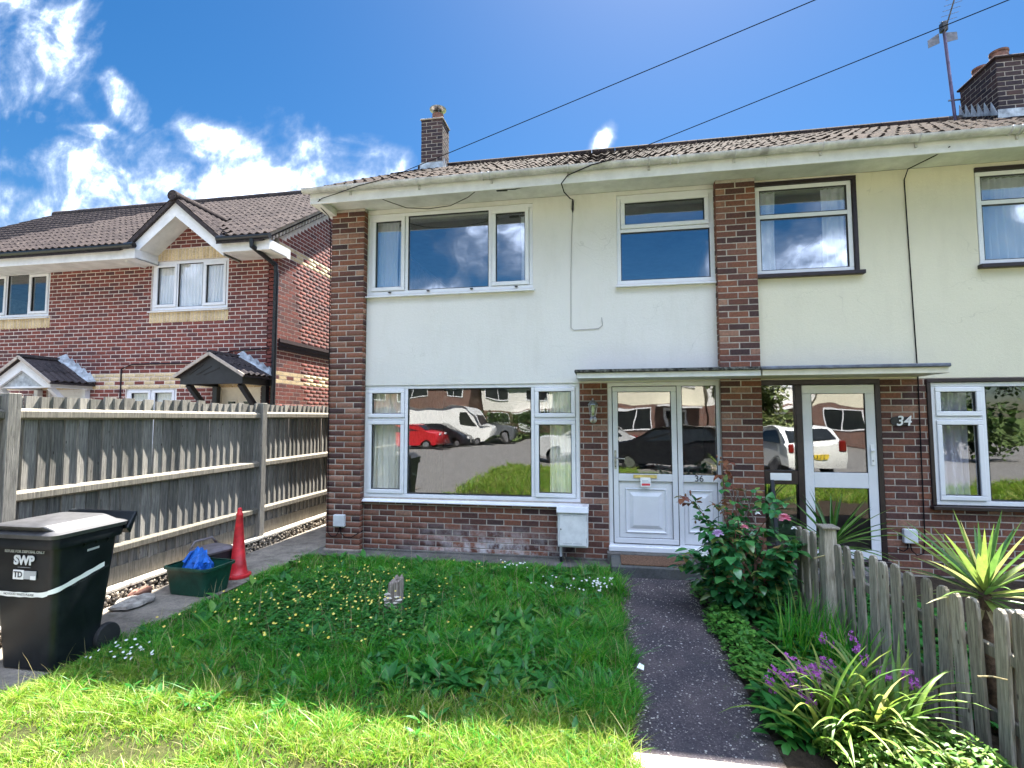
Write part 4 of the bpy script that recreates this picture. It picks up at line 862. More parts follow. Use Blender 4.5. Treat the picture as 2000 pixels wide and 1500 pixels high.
# gable over the upper window
gl = 0.84
for s in (-1, 1):
    hw = 1.03; zx = GZ-0.10; f = [(GX, 1.58, zx), (GX+s*hw, 1.58, zx-gl*hw), (GX+s*hw, 1.58, zx-gl*hw-0.20), (GX, 1.58, zx-0.26)]
    MB().prism(f if s < 0 else f[::-1], (0, 0.025, 0)).build('bargeboard', 'fascia_white', Cn)
    f2 = [(GX, 1.605, zx-0.20), (GX+s*hw, 1.605, zx-gl*hw-0.185), (GX+s*hw, 1.605, zx-gl*hw-0.20), (GX, 1.605, zx-0.215)]
    MB().prism(f2 if s < 0 else f2[::-1], (0, 0.40, 0)).build('soffit', 'soffit', Cn)
    sl_ = MB(); f3 = [(GX, 1.53, GZ), (GX+s*(hw+0.06), 1.53, GZ-gl*(hw+0.06)), (GX+s*(hw+0.06), 1.53, GZ-gl*(hw+0.06)-0.09), (GX, 1.53, GZ-0.10)]
    sl_.prism(f3 if s < 0 else f3[::-1], (0, 1.45, 0)); gro = sl_.build('gable_roof', 'tile_dark', Cn)
    gi = []; ang = math.atan(gl); ln = (hw+0.06)/math.cos(ang)
    for r in range(4):
        for k in range(5):
            d_ = ln-r*0.315; px_ = GX+s*d_*math.cos(ang); pz = GZ-d_*math.sin(ang)
            M = Matrix.Translation((px_, 1.53+0.147+k*0.295, pz+0.004)) @ Matrix.Rotation(R(90) if s > 0 else R(-90), 4, 'Z') @ Matrix.Rotation(ang-0.03, 4, 'X')
            if 4.93+(1.53+0.147+k*0.295-NEY)*NS < pz+0.25: gi.append((TILES[0], M, gro, 'tile_brown'))
    pieces(gro, 'roof_tile', 'tile_brown', gi, 300)
MB().tube([(GX, 1.50, GZ+0.0), (GX, 2.85, GZ+0.0)], 0.10, 12).build('ridge_tile', 'tile_brown', Cn, smooth='auto')
MB().lathe((GX, 1.495, GZ+0.0), [(0.095, 0.0), (0.095, -0.012)], 12, 'Y').build('ridge_end', 'tile_brown', Cn)
# downpipe and cable
MB().tube([(-6.0, 1.43, 4.88), (-6.0, 1.43, 4.76), (-5.86, 1.90, 4.55), (-5.86, 1.93, 4.4), (-5.86, 1.93, 0.1)], 0.044, 10).build('downpipe', 'black_plastic', Cn, smooth='auto')
MB().tube([(-9.16, 1.985, 1.9), (-9.16, 1.985, 2.72), (-8.9, 1.985, 2.80), (-7.2, 1.985, 2.80), (-6.8, 1.985, 3.0), (-6.0, 1.985, 3.04)], 0.012, 6).build('wall_cable', 'brick_grey', Cn)
# porches
def porch(cx, half, zap, zft, low, mat, gmat, y0=1.22):
    po = MB(); f = [(cx-half, y0, low), (cx+half, y0, low), (cx+half, y0, zft-0.03), (cx, y0, zap-0.05), (cx-half, y0, zft-0.03)]
    if mat == 'black_wood': po.prism(f, (0, 0.05, 0))
    else:
        for s in (-1, 1):
            g_ = [(cx, y0, zap-0.05), (cx+s*half, y0, zft-0.03), (cx+s*half, y0, low), (cx+s*(half-0.14), y0, low), (cx, y0, zap-0.25)]
            po.prism(g_ if s < 0 else g_[::-1], (0, 0.05, 0))
    po.box(cx-half+0.001, cx-half+0.09, y0+0.05, NY, low, low+0.16); po.box(cx+half-0.09, cx+half-0.001, y0+0.05, NY, low, low+0.16)
    p_ = po.build('porch', mat, Cn, bevel=0.004)
    if mat != 'black_wood':
        MB().prism([(cx-half+0.10, y0+0.06, low+0.005), (cx+half-0.10, y0+0.06, low+0.005), (cx, y0+0.06, zap-0.20)], (0, 0.02, 0)).build('panel', 'lead', p_); MB().box(cx-half+0.1, cx+half-0.1, y0+0.055, y0+0.09, low, low+0.03).build('tie_beam', mat, p_)
    if mat == 'black_wood':
        for k in range(3): MB().bar((cx-0.42+0.14*k, y0-0.004, low+0.16), (cx-0.16+0.16*k, y0-0.004, low+0.16+0.17-0.03*k), 0.008, 0.012).build('groove', 'gasket', p_)
    for s in (-1, 1):
        MB().bar((cx+s*(half-0.10), y0+0.08, low), (cx+s*(half-0.10), NY-0.06, low-0.62), 0.08, 0.08).build('brace', mat, p_); MB().box(cx+s*(half-0.10)-0.045, cx+s*(half-0.10)+0.045, NY-0.10, NY-0.004, low-0.85, low).build('bracket_post', mat, p_)
        ang = math.atan((zap-zft)/half); hw = half+0.07; w_ = [(cx, y0-0.06, zap), (cx+s*hw, y0-0.06, zap-(zap-zft)/half*hw), (cx+s*hw, y0-0.06, zap-(zap-zft)/half*hw-0.035), (cx, y0-0.06, zap-0.04)]
        ro_ = MB().prism(w_ if s < 0 else w_[::-1], (0, NY-y0+0.05, 0)).build('porch_roof', 'tile_dark', p_)
        MB().bar((cx, y0-0.065, zap-0.005), (cx+s*hw, y0-0.065, zap-(zap-zft)/half*hw-0.012), 0.02, 0.05).build('verge', 'mortar', p_)
        for r in range(2):
            for k in range(3):
                ln = hw/math.cos(ang)-r*0.33; M = Matrix.Translation((cx+s*ln*math.cos(ang), y0+0.09+k*0.27, zap-ln*math.sin(ang)+0.004)) @ Matrix.Rotation(R(90*s), 4, 'Z') @ Matrix.Rotation(ang-0.03, 4, 'X') @ Matrix.Diagonal((0.9, 1, 1, 1))
                o = MB().add([tuple(M @ Vector(v)) for v in TILES[0][0]], TILES[0][1]).build('porch_tile', 'tile_dark', p_)
        fl = MB()
        for k in range(5):
            t0 = k/5; a_ = hw*(1-t0); fl.prism([(cx+s*a_, NY-0.20, zap-(zap-zft)/half*a_+0.03), (cx+s*(a_-hw/5), NY-0.20, zap-(zap-zft)/half*(a_-hw/5)+0.03), (cx+s*(a_-hw/5), NY-0.005, zap-(zap-zft)/half*(a_-hw/5)+0.14), (cx+s*a_, NY-0.005, zap-(zap-zft)/half*a_+0.06)], (0, 0, 0.012))
        fl.build('flashing', 'lead', p_)
    MB().tube([(cx, y0-0.06, zap+0.0), (cx, NY-0.15, zap+0.0)], 0.055, 8).build('ridge_tile', 'tile_dark', p_, smooth='auto')
porch(-6.53, 0.60, 2.86, 2.52, 2.34, 'black_wood', 'black_wood')
porch(-10.47, 0.66, 2.89, 2.46, 2.32, 'upvc', 'grey_print')

# ------------------------------------------------------------------ close-board fence
F = thing('board_fence', 'tall weathered close board fence with arris rails along the side path', 'fence', (-4.7, -0.5, 0))
FX = -4.70
def board_base(w, th, th2, hgt):
    return base([(0.0,-w/2,0),(0.0,w/2,0),(th2-0.0,w/2,0),(th,-w/2,0),(0.0,-w/2,hgt),(0.0,w/2,hgt),(th2,w/2,hgt),(th,-w/2,hgt)], [(0,1,2,3),(4,7,6,5),(0,3,7,4),(3,2,6,7),(2,1,5,6),(1,0,4,5)])
BD = board_base(0.137, 0.022, 0.006, 1.0)
bi = []; yy = -4.35
while yy < 3.2:
    if not any(abs(yy-py) < 0.03 for py in (-3.06, 0.0, 3.05)):
        bi.append((BD, Matrix.Translation((FX+random.uniform(-0.002, 0.004), yy, 0.33+random.uniform(-0.01, 0.01))) @ Matrix.Rotation(random.uniform(-0.012, 0.012), 4, 'X') @ Matrix.Rotation(0.05+random.uniform(-0.05, 0.05), 4, 'Z') @ Matrix.Diagonal((1, 1, 1.625+random.uniform(-0.012, 0.014), 1)), F, 'wood_fence'))
    yy += 0.113
pieces(F, 'board', 'wood_fence', bi, 300)
for ya, yb in ((-4.4, -3.11), (-3.01, -0.05), (0.05, 3.0)):
    for zc in (1.80, 1.135, 0.505):
        m = MB(); m.prism([(FX+0.018, ya, zc-0.045), (FX+0.066, ya, zc-0.028), (FX+0.066, ya, zc+0.028), (FX+0.018, ya, zc+0.052)][::-1], (0, yb-ya, random.uniform(-0.01, 0.01))); m.build('rail', 'wood_rail', F, bevel=0.004)
    MB().box(FX-0.005, FX+0.022, ya, yb, 0.165, 0.335).build('gravel_board', 'wood_rail', F, bevel=0.004)
for py in (-3.06, 0.0, 3.05):
    MB().prism([(FX-0.03, py-0.05, -0.1), (FX+0.09, py-0.05, -0.1), (FX+0.09, py+0.05, -0.1), (FX-0.03, py+0.05, -0.1)], (random.uniform(-0.01, 0.01), 0, 2.07)).build('post', 'wood_fence', F, bevel=0.005)
K = thing('garden_kerb', 'low pebbled kerb with pale concrete top under the board fence', 'kerb', (-4.65, -0.5, 0))
for ya, yb in ((-4.4, -2.0), (-1.99, 0.0), (0.01, 1.6), (1.61, 3.4)):
    MB().box(-4.755, -4.575, ya, yb, 0.125, 0.163).build('coping', 'concrete_pale', K, bevel=0.008)
MB().box(-4.75, -4.60, -4.4, 3.4, 0.0, 0.124).build('core', 'soil', K)
PB = [base_mb(MB().add([(math.cos(a)*r_*random.uniform(.75, 1.2), math.sin(a)*r_*random.uniform(.75, 1.2), z) for z, r_ in ((-0.5, .35), (-.2, .95), (.25, .9), (.5, .4)) for a in np.linspace(0, 2*math.pi, 6)[:-1]],
       [(0,4,3,2,1), (15,16,17,18,19)] + [(j*5+i, j*5+(i+1) % 5, j*5+5+(i+1) % 5, j*5+5+i) for j in range(3) for i in range(5)])) for _ in range(3)]
pbl = []
for _ in range(2200):
    s_ = random.uniform(0.008, 0.026); pbl.append((random.choice(PB), Matrix.Translation((-4.602+random.uniform(0, 0.022), random.uniform(-4.4, 3.3), random.uniform(0.0, 0.12))) @ Matrix.Rotation(random.uniform(0, 6), 4, 'X') @ Matrix.Rotation(random.uniform(0, 6), 4, 'Y') @ Matrix.Diagonal((s_, s_*random.uniform(.8, 1.5), s_, 1)), K, 'pebble'))
pieces(K, 'pebble', 'pebble', pbl, 0, 'pebbles')
# rubble slab by the bin
def blob(name, mat, loc, rx, ry, rz, seed, flat=True, n=14):
    r_ = random.Random(seed); vs = []; fs = []
    lv = [(0.75, -1), (1.0, -0.3), (0.98, 0.5), (0.7, 0.95), (0.3, 1.0)]
    ph = [1+r_.uniform(-0.22, 0.22) for _ in range(n)]
    for rr, z in lv:
        for k in range(n): a_ = 2*math.pi*k/n; vs.append((loc[0]+rx*rr*ph[k]*math.cos(a_)*(1+r_.uniform(-.06, .06)), loc[1]+ry*rr*ph[k]*math.sin(a_)*(1+r_.uniform(-.06, .06)), loc[2]+rz*(z+1)/2*(1+r_.uniform(-.15, .1))))
    for j in range(len(lv)-1):
        for k in range(n): fs.append((j*n+k, j*n+(k+1) % n, (j+1)*n+(k+1) % n, (j+1)*n+k))
    fs.append(tuple((len(lv)-1)*n+k for k in range(n)))
    return MB().add(vs, fs).build(name, mat, loc=loc)
tag(blob('stone_slab', 'stone', (-4.40, -2.12, 0.008), 0.15, 0.19, 0.06, 3), 'pale broken stone slab lying on the side path behind the bin', 'stone')
tag(blob('stone_slab', 'terracotta', (-4.50, -1.96, 0.008), 0.05, 0.11, 0.09, 5), 'broken red tile fragment leaning on the pebbled kerb', 'stone')

# ------------------------------------------------------------------ wheelie bin
W = thing('wheelie_bin', 'black wheelie bin lettered SWP with a white tape around it', 'bin', (-4.0, -3.15, 0.01))
def rr_ring(x0, x1, y0, y1, z, r, n=5):
    out = []
    for cx_, cy_, a0 in ((x1-r, y1-r, 0), (x0+r, y1-r, 90), (x0+r, y0+r, 180), (x1-r, y0+r, 270)):
        for k in range(n): a_ = R(a0+90*k/(n-1)); out.append((cx_+r*math.cos(a_), cy_+r*math.sin(a_), z))
    return out
def loft(mb, rings, cap0=True, cap1=True):
    n = len(rings[0]); vs = [p for r_ in rings for p in r_]; fs = []
    for j in range(len(rings)-1):
        for k in range(n): fs.append((j*n+k, j*n+(k+1) % n, (j+1)*n+(k+1) % n, (j+1)*n+k))
    if cap0: fs.append(tuple(range(n-1, -1, -1)))
    if cap1: fs.append(tuple((len(rings)-1)*n+k for k in range(n)))
    return mb.add(vs, fs)
def bin_ring(z):
    t_ = (z-0.02)/0.90; return (-4.235-0.045*t_, -3.785+0.055*t_, -3.335-0.065*t_, -2.99+0.075*t_)
rings = [rr_ring(*bin_ring(z), z, 0.05) for z in (0.02, 0.06, 0.30, 0.60, 0.86)] + [rr_ring(-4.30, -3.71, -3.425, -2.895, 0.865, 0.05), rr_ring(-4.305, -3.705, -3.43, -2.89, 0.90, 0.05), rr_ring(-4.30, -3.71, -3.425, -2.89, 0.935, 0.05)]
wb = loft(MB(), rings).build('body', 'bin_body', W, smooth='auto')
lid = loft(MB(), [rr_ring(-4.315, -3.695, -3.44, -2.87, 0.938, 0.05), rr_ring(-4.32, -3.69, -3.445, -2.865, 0.965, 0.05), rr_ring(-4.30, -3.71, -3.44, -2.87, 0.972, 0.05), rr_ring(-4.27, -3.75, -3.41, -2.90, 0.985, 0.06), rr_ring(-4.24, -3.79, -3.45, -2.95, 1.022, 0.05), rr_ring(-4.22, -3.81, -3.44, -2.96, 1.030, 0.05)]).build('lid', 'bin_lid', W, smooth='auto')
MB().prism([(-4.33, -2.90, 0.91), (-4.33, -2.83, 1.025), (-4.33, -2.80, 1.025), (-4.33, -2.86, 0.86)][::-1], (0.64, 0, 0)).build('handle', 'bin_body', W, bevel=0.008)
for s, x in ((1, -3.80), (-1, -4.235)):
    wh = MB().lathe((x, -2.955, 0.105), [(0.06, -0.001), (0.095, 0.004), (0.10, 0.015), (0.10, 0.04), (0.094, 0.052), (0.06, 0.055)], 24, 'X').build('wheel', 'tyre', W, smooth='auto')
MB().tube([(-4.2, -2.955, 0.105), (-3.78, -2.955, 0.105)], 0.012, 8).build('axle', 'metal', W)
for k in range(3): MB().prism([(-3.757+0.02*0, -3.20+0.09*k, 0.80), (-3.757, -3.20+0.09*k, 0.86), (-3.715, -3.20+0.09*k, 0.86)], (0, 0.008, 0)).build('rib', 'bin_body', wb)
# tape round the bin
tp = []
path = [(-4.285, 0.545), (-4.14, 0.535), (-3.99, 0.540), (-3.86, 0.535)]
def tape_pt(s_):      # runs along the front from left, round the corner and along the right side
    x0, x1, y0, y1 = bin_ring(0.60+max(0, s_-0.42)*0.27)
    if s_ < 0.47: return (x0+s_*1.02, y0-0.003)
    if s_ < 0.55: a_ = (s_-0.47)/0.08*R(90); return (x1-0.05+0.053*math.sin(a_), y0+0.05-0.053*math.cos(a_))
    return (x1+0.003, y0+0.05+(s_-0.55)*1.0)
vs = []; fs = []
for i in range(61):
    s_ = i/60*0.86; px_, py_ = tape_pt(s_); zc = 0.545-0.005*math.sin(min(s_, 0.5)*9)+max(0, s_-0.42)*0.27; hw = 0.0165+0.0015*math.sin(i*0.9)
    vs += [(px_, py_-0.001*(s_ < .5), zc-hw), (px_, py_-0.001*(s_ < .5)-0.0008, zc+hw)]
fs = [(2*i, 2*i+2, 2*i+3, 2*i+1) for i in range(60)]
MB().add(vs, fs).build('tape', 'paper', W)
text('REFUSE FOR DISPOSAL ONLY', 0.026, 'grey_print', W, Matrix.Translation((-3.98, -3.404, 0.842)) @ FRONT, bold=0.0006)
text('SWP', 0.085, 'grey_box', W, Matrix.Translation((-3.985, -3.401, 0.780)) @ FRONT, bold=0.004)
text('Somewhere Waste Partnership'[:0] or '-----------------', 0.02, 'grey_print', W, Matrix.Translation((-3.985, -3.398, 0.735)) @ FRONT)
st_ = MB().box(-4.085, -3.995, -3.392, -3.3885, 0.648, 0.712).build('sticker', 'white_paint', W); text('TD', 0.055, 'dark_print', W, Matrix.Translation((-4.04, -3.394, 0.68)) @ FRONT, bold=0.001)
MB().box(-3.994, -3.89, -3.392, -3.3885, 0.652, 0.708).build('sticker', 'grey_print', W); MB().box(-3.935, -3.89, -3.3935, -3.3915, 0.650, 0.675).build('sticker', 'white_paint', W)
MB().box(-4.03, -3.94, -3.408, -3.4035, 0.873, 0.886).build('sticker', 'grey_print', W)
text('NO FOOD WASTE PLEASE', 0.022, 'dark_print', W, Matrix.Translation((-4.04, -3.382, 0.542)) @ FRONT, ext=0.0005)
SIDE = Matrix.Rotation(R(90), 4, 'Z') @ FRONT
text('NO FOOD WASTE PLEASE', 0.024, 'dark_print', W, Matrix.Translation((-3.746, -3.12, 0.610)) @ Matrix.Rotation(R(15.5), 4, 'X') @ SIDE, ext=0.0005)
MB().prism([(-3.734, -3.17, 0.795), (-3.734, -3.08, 0.80), (-3.7325, -3.08, 0.816), (-3.7325, -3.17, 0.811)], (0.001, 0, 0)).build('stamp', 'grey_print', W)

# ------------------------------------------------------------------ recycling box, bag, caddy, cone
G = thing('recycling_box', 'dark green plastic recycling box on the side path beside the lawn', 'box', (-4.1, -1.6, 0.01))
Mg = Matrix.Translation((-4.085, -1.68, 0)) @ Matrix.Rotation(R(-4), 4, 'Z')
def tr(ring_): return [tuple(Mg @ Vector(p)) for p in ring_]
gw, gd = 0.225, 0.155
loft(MB(), [tr(rr_ring(-gw, gw, -gd, gd, 0.012, 0.05)), tr(rr_ring(-gw-0.035, gw+0.035, -gd-0.03, gd+0.03, 0.275, 0.055)), tr(rr_ring(-gw-0.028, gw+0.028, -gd-0.023, gd+0.023, 0.275, 0.05)), tr(rr_ring(-gw+0.006, gw-0.006, -gd+0.006, gd-0.006, 0.02, 0.045))]).build('body', 'green_plastic', G, smooth='auto')
loft(MB(), [tr(rr_ring(-gw-0.036, gw+0.036, -gd-0.031, gd+0.031, 0.255, 0.056)), tr(rr_ring(-gw-0.055, gw+0.055, -gd-0.05, gd+0.05, 0.262, 0.07)), tr(rr_ring(-gw-0.055, gw+0.055, -gd-0.05, gd+0.05, 0.285, 0.07)), tr(rr_ring(-gw-0.028, gw+0.028, -gd-0.023, gd+0.023, 0.287, 0.05))], False, False).build('rim', 'green_plastic', G, smooth='auto')
bg_ = MB(); r_ = random.Random(4); nb = 22; rr_ = []
for j, (zz, sc_) in enumerate(((0.05, 0.9), (0.14, 1.05), (0.21, 0.98), (0.27, 0.86), (0.32, 0.62), (0.37, 0.40), (0.41, 0.20))):
    ring_ = []
    for k in range(nb):
        th_ = 2*math.pi*k/nb; cr_ = 1+0.22*math.sin(k*2.1+j*0.8)+r_.uniform(-.16, .16); pk_ = 0.035*math.cos(2*th_+0.4)*(j/6)
        ring_.append((-4.13+0.15*sc_*math.cos(th_)*cr_+0.006*j, -1.67+0.10*sc_*math.sin(th_)*cr_, zz+pk_+r_.uniform(-.018, .018)))
    rr_.append(ring_)
loft(bg_, rr_)
for dx_ in (-0.05, 0.06): bg_.tube([(-4.14+dx_-0.05, -1.72, 0.30), (-4.13+dx_-0.02, -1.68, 0.39), (-4.12+dx_+0.02, -1.66, 0.41), (-4.11+dx_+0.06, -1.72, 0.30)], [0.02, 0.012, 0.012, 0.022], 5)
bgo = bg_.build('carrier_bag', 'blue_bag', loc=(-4.13, -1.62, 0.06)); tag(bgo, 'crumpled bright blue plastic bag sitting in the green recycling box', 'bag')
cd = thing('food_caddy', 'dark grey lidded food waste caddy behind the green recycling box', 'caddy', (-4.22, -1.13, 0.01))
Mg = Matrix.Translation((-4.30, -1.27, 0)) @ Matrix.Rotation(R(-14), 4, 'Z')
loft(MB(), [tr(rr_ring(-0.13, 0.13, -0.14, 0.14, 0.012, 0.04)), tr(rr_ring(-0.165, 0.165, -0.165, 0.165, 0.30, 0.045))]).build('body', 'dark_plastic', cd, smooth='auto')
loft(MB(), [tr(rr_ring(-0.175, 0.175, -0.175, 0.175, 0.298, 0.045)), tr(rr_ring(-0.18, 0.18, -0.18, 0.18, 0.318, 0.05)), tr(rr_ring(-0.15, 0.15, -0.15, 0.15, 0.342, 0.05)), tr(rr_ring(-0.12, 0.12, -0.12, 0.12, 0.346, 0.05))]).build('lid', 'taupe_plastic', cd, smooth='auto')
MB().tube([tuple(Mg @ Vector(p)) for p in ((-0.13, -0.16, 0.33), (-0.15, -0.10, 0.40), (-0.15, 0.10, 0.41), (-0.13, 0.16, 0.33))], 0.014, 8).build('handle', 'taupe_plastic', cd, smooth=True)
m = MB().tube([tuple(Mg @ Vector((-0.03+0.016*math.cos(a_), -0.161, 0.22+0.016*math.sin(a_)))) for a_ in np.linspace(0, 2*math.pi, 15)], 0.003, 5); m.build('emblem', 'white_paint', cd)
MB().add([tuple(Mg @ Vector(p)) for p in ((0.0, -0.163, 0.214), (0.08, -0.163, 0.214), (0.08, -0.164, 0.226), (0.0, -0.164, 0.226))], [(0, 1, 2, 3)]).build('emblem_bar', 'white_paint', cd)
cn = thing('traffic_cone', 'tall red plastic traffic cone standing on the side path by the fence', 'traffic cone', (-4.03, -1.19, 0.01))
MB().lathe((-4.03, -1.19, 0.01), [(0.112, 0.03), (0.105, 0.045), (0.095, 0.055), (0.085, 0.12), (0.078, 0.17), (0.074, 0.175), (0.034, 0.66), (0.036, 0.67), (0.036, 0.685), (0.026, 0.70), (0.022, 0.745), (0.012, 0.755)], 32).build('body', 'red_plastic', cn, smooth='auto')
MB().lathe((-4.03, -1.19, 0.01), [(0.135, 0.0), (0.138, 0.012), (0.135, 0.026), (0.110, 0.034)], 32).build('base', 'red_plastic', cn, smooth='auto')

# ------------------------------------------------------------------ stump with bracket fungi
S = thing('tree_stump', 'short weathered stump with pale bracket fungi in the middle of the lawn', 'stump', (-1.93, -1.79, 0))
r_ = random.Random(12); rg = []; ns = 22
pj = [1+r_.uniform(-.16, .16) for _ in range(ns)]; tz = [0.03*math.sin(2*math.pi*k/ns+1)+r_.uniform(-.02, .02) for k in range(ns)]
for z, q_ in ((-0.02, 1.18), (0.04, 1.0), (0.10, 0.97), (0.16, 0.92), (0.22, 0.93), (0.265, 0.90), (0.27, 0.72), (0.25, 0.35)):
    rg.append([(-1.93+0.078*q_*pj[k]*math.cos(2*math.pi*k/ns)+0.05*z, -1.79+0.07*q_*pj[k]*math.sin(2*math.pi*k/ns), z+(tz[k]*(1 if q_ > .8 else .6) if z > 0.2 else 0)) for k in range(ns)])
loft(MB(), rg).build('trunk', 'wood_stump', S)
for k, (an, z, sz) in enumerate(((-125, 0.075, .032), (-140, 0.10, .036), (-112, 0.12, .030), (-150, 0.14, .026), (-60, 0.08, .026), (-40, 0.10, .030), (-52, 0.13, .022), (-100, 0.05, .028), (-132, 0.055, .03), (-118, 0.155, .02), (-70, 0.045, .024))):
    a_ = R(an); cx_, cy_ = -1.93+0.078*math.cos(a_), -1.79+0.07*math.sin(a_); vs = []; n_ = 9; out_ = Vector((math.cos(a_), math.sin(a_), 0)); sd_ = Vector((-math.sin(a_), math.cos(a_), 0))
    for zz, q_ in ((-0.010, .5), (-0.004, .95), (0.002, 1.0), (0.009, .6)):
        for i in range(n_): t_ = math.pi*i/(n_-1); vs.append(Vector((cx_, cy_, z+zz))+out_*(sz*q_*math.sin(t_)*(1+r_.uniform(-.15, .15))-0.01)+sd_*(sz*1.2*q_*math.cos(t_)))
    MB().add(vs, [(j*n_+i, j*n_+i+1, (j+1)*n_+i+1, (j+1)*n_+i) for j in range(3) for i in range(n_-1)]+[tuple(range(n_-1, -1, -1)), tuple(3*n_+i for i in range(n_))]).build('fungus', 'fungus', S)

# ------------------------------------------------------------------ things on the house fronts
L = thing('wall_lantern', 'small grey metal carriage lantern on the brick strip beside the white front door', 'lamp', (-0.13, 0.09, 1.7))
MB().lathe((-0.13, 0.098, 1.735), [(0.045, 0.0), (0.045, -0.012), (0.03, -0.02)], 20, 'Y').build('back_plate', 'metal', L, smooth='auto')
MB().tube([(-0.13, 0.085, 1.735), (-0.13, 0.03, 1.71), (-0.13, -0.03, 1.735), (-0.13, -0.035, 1.77)], 0.008, 8).build('arm', 'metal', L, smooth=True)
MB().lathe((-0.13, -0.035, 1.77), [(0.02, 0.0), (0.035, 0.008), (0.035, 0.016), (0.03, 0.018)], 6).build('base', 'metal', L)
MB().lathe((-0.13, -0.035, 1.788), [(0.033, 0.0), (0.052, 0.13)], 6).build('glass', 'lantern_glass', L)
m = MB()
for k in range(6): a_ = 2*math.pi*k/6; m.bar((-0.13+0.034*math.cos(a_), -0.035+0.034*math.sin(a_), 1.788), (-0.13+0.053*math.cos(a_), -0.035+0.053*math.sin(a_), 1.918), 0.006, 0.006)
m.build('glazing_bar', 'metal', L); MB().lathe((-0.13, -0.035, 1.90), [(0.012, -0.08), (0.018, -0.05), (0.01, 0.0)], 10).build('bulb', 'white_paint', L)
MB().lathe((-0.13, -0.035, 1.917), [(0.062, 0.0), (0.058, 0.012), (0.03, 0.045), (0.012, 0.06), (0.012, 0.072), (0.004, 0.085)], 6).build('cap', 'metal', L)
gx = thing('meter_box', 'white gas meter cabinet on the brick wall left of the white front door', 'meter box', (-0.39, 0.0, 0.2))
MB().box(-0.565, -0.205, -0.13, 0.095, 0.215, 0.625).build('body', 'pale_box', gx, bevel=0.012, seg=2)
MB().prism([(-0.575, -0.165, 0.625), (-0.575, -0.15, 0.70), (-0.575, 0.095, 0.70), (-0.575, 0.095, 0.625)][::-1], (0.38, 0, 0)).build('hood', 'upvc', gx, bevel=0.006)
dd_ = MB().box(-0.545, -0.225, -0.142, -0.128, 0.235, 0.615).build('door', 'pale_box', gx, bevel=0.005)
m = MB()
for z in (0.262, 0.59):
    for xa in (-0.50, -0.38): m.box(xa, xa+0.105, -0.1435, -0.1415, z, z+0.006)
m.build('groove', 'grey_print', dd_); MB().lathe((-0.525, -0.142, 0.43), [(0.008, 0.0), (0.008, -0.004)], 10, 'Y').build('lock', 'black_paint', dd_); MB().box(-0.226, -0.219, -0.138, -0.125, 0.28, 0.33).box(-0.226, -0.219, -0.138, -0.125, 0.53, 0.58).build('hinge', 'grey_print', dd_)
MB().tube([(-0.535, -0.02, 0.22), (-0.535, -0.02, 0.08)], 0.016, 10).build('pipe', 'upvc', gx, smooth='auto'); MB().tube([(-0.535, -0.02, 0.08), (-0.535, -0.02, 0.02)], 0.019, 10).build('pipe_sleeve', 'black_plastic', gx, smooth='auto')
def ubox(label, x0, x1, z0, z1, yw, cab):
    u = thing('junction_box', label, 'junction box', ((x0+x1)/2, yw, z0))
    MB().box(x0, x1, yw-0.055, yw-0.001, z0, z1).build('cover', 'grey_box', u, bevel=0.01, seg=2)
    for c_ in cab: MB().tube(c_, 0.006, 6).build('cable', 'cable', u)
ubox('grey junction box low on the left brick pier with looping black cables', -3.535, -3.375, 0.335, 0.49, 0.0, [[(-3.45, -0.02, 0.335), (-3.46, -0.03, 0.27), (-3.50, -0.03, 0.21), (-3.57, -0.03, 0.205), (-3.62, -0.02, 0.25), (-3.63, -0.015, 0.36)], [(-3.44, -0.02, 0.335), (-3.43, -0.03, 0.25), (-3.37, -0.03, 0.20), (-3.28, -0.03, 0.20), (-3.20, -0.01, 0.25), (-3.17, 0.08, 0.27)]])
ubox('grey junction box on the brick strip right of the two pane door', 3.25, 3.39, 0.37, 0.525, WY, [[(3.30, WY-0.02, 0.37), (3.29, WY-0.03, 0.31), (3.25, WY-0.03, 0.28), (3.19, WY-0.02, 0.30)], [(3.32, WY-0.02, 0.37), (3.33, WY-0.03, 0.29), (3.38, WY-0.03, 0.24), (3.45, WY-0.02, 0.26), (3.47, WY-0.01, 0.38)]])
cab = lambda label, pts, r_=0.006, mat='cable', nm='wall_cable': tag(MB().tube(pts, r_, 6).build(nm, mat, loc=pts[0]), label, 'cable')
cab('thin black cable running down the left edge of the left brick pier', [(-3.60, -0.44, 4.60), (-3.66, -0.30, 4.55), (-3.685, -0.05, 4.53), (-3.675, -0.012, 4.40), (-3.665, -0.012, 3.0), (-3.645, -0.012, 1.5), (-3.63, -0.012, 0.37)])
cab('grey cable stapled to the white render between the upper windows', [(-0.36, 0.092, 4.42), (-0.375, 0.092, 4.1), (-0.39, 0.092, 3.6), (-0.395, 0.092, 2.90), (-0.36, 0.092, 2.87), (-0.05, 0.092, 2.88), (0.0, 0.092, 2.92), (-0.01, 0.092, 3.02)], 0.0035, 'cable_grey')
cab('thin dark cable running down the cream render to the ground floor brick', [(3.62, -0.44, 4.60), (3.56, -0.3, 4.58), (3.47, 0.03, 4.60), (3.455, 0.085, 4.50), (3.47, 0.09, 3.6), (3.49, 0.09, 2.33), (3.49, 0.09, 2.18), (3.48, 0.088, 1.2), (3.475, 0.088, 0.42)])
cab('black telephone lead looping along the soffit above the wide upper window', [(-2.9, -0.36, 4.63), (-2.75, -0.25, 4.59), (-2.5, -0.2, 4.50), (-2.2, -0.2, 4.465), (-1.9, -0.22, 4.475), (-1.65, -0.28, 4.54), (-1.45, -0.36, 4.63)], 0.005)
cab('black cable with a splice box on the soffit above the wide upper window', [(-1.25, -0.30, 4.60), (-1.05, -0.28, 4.595), (-0.85, -0.30, 4.615), (-0.6, -0.36, 4.63)], 0.006); 
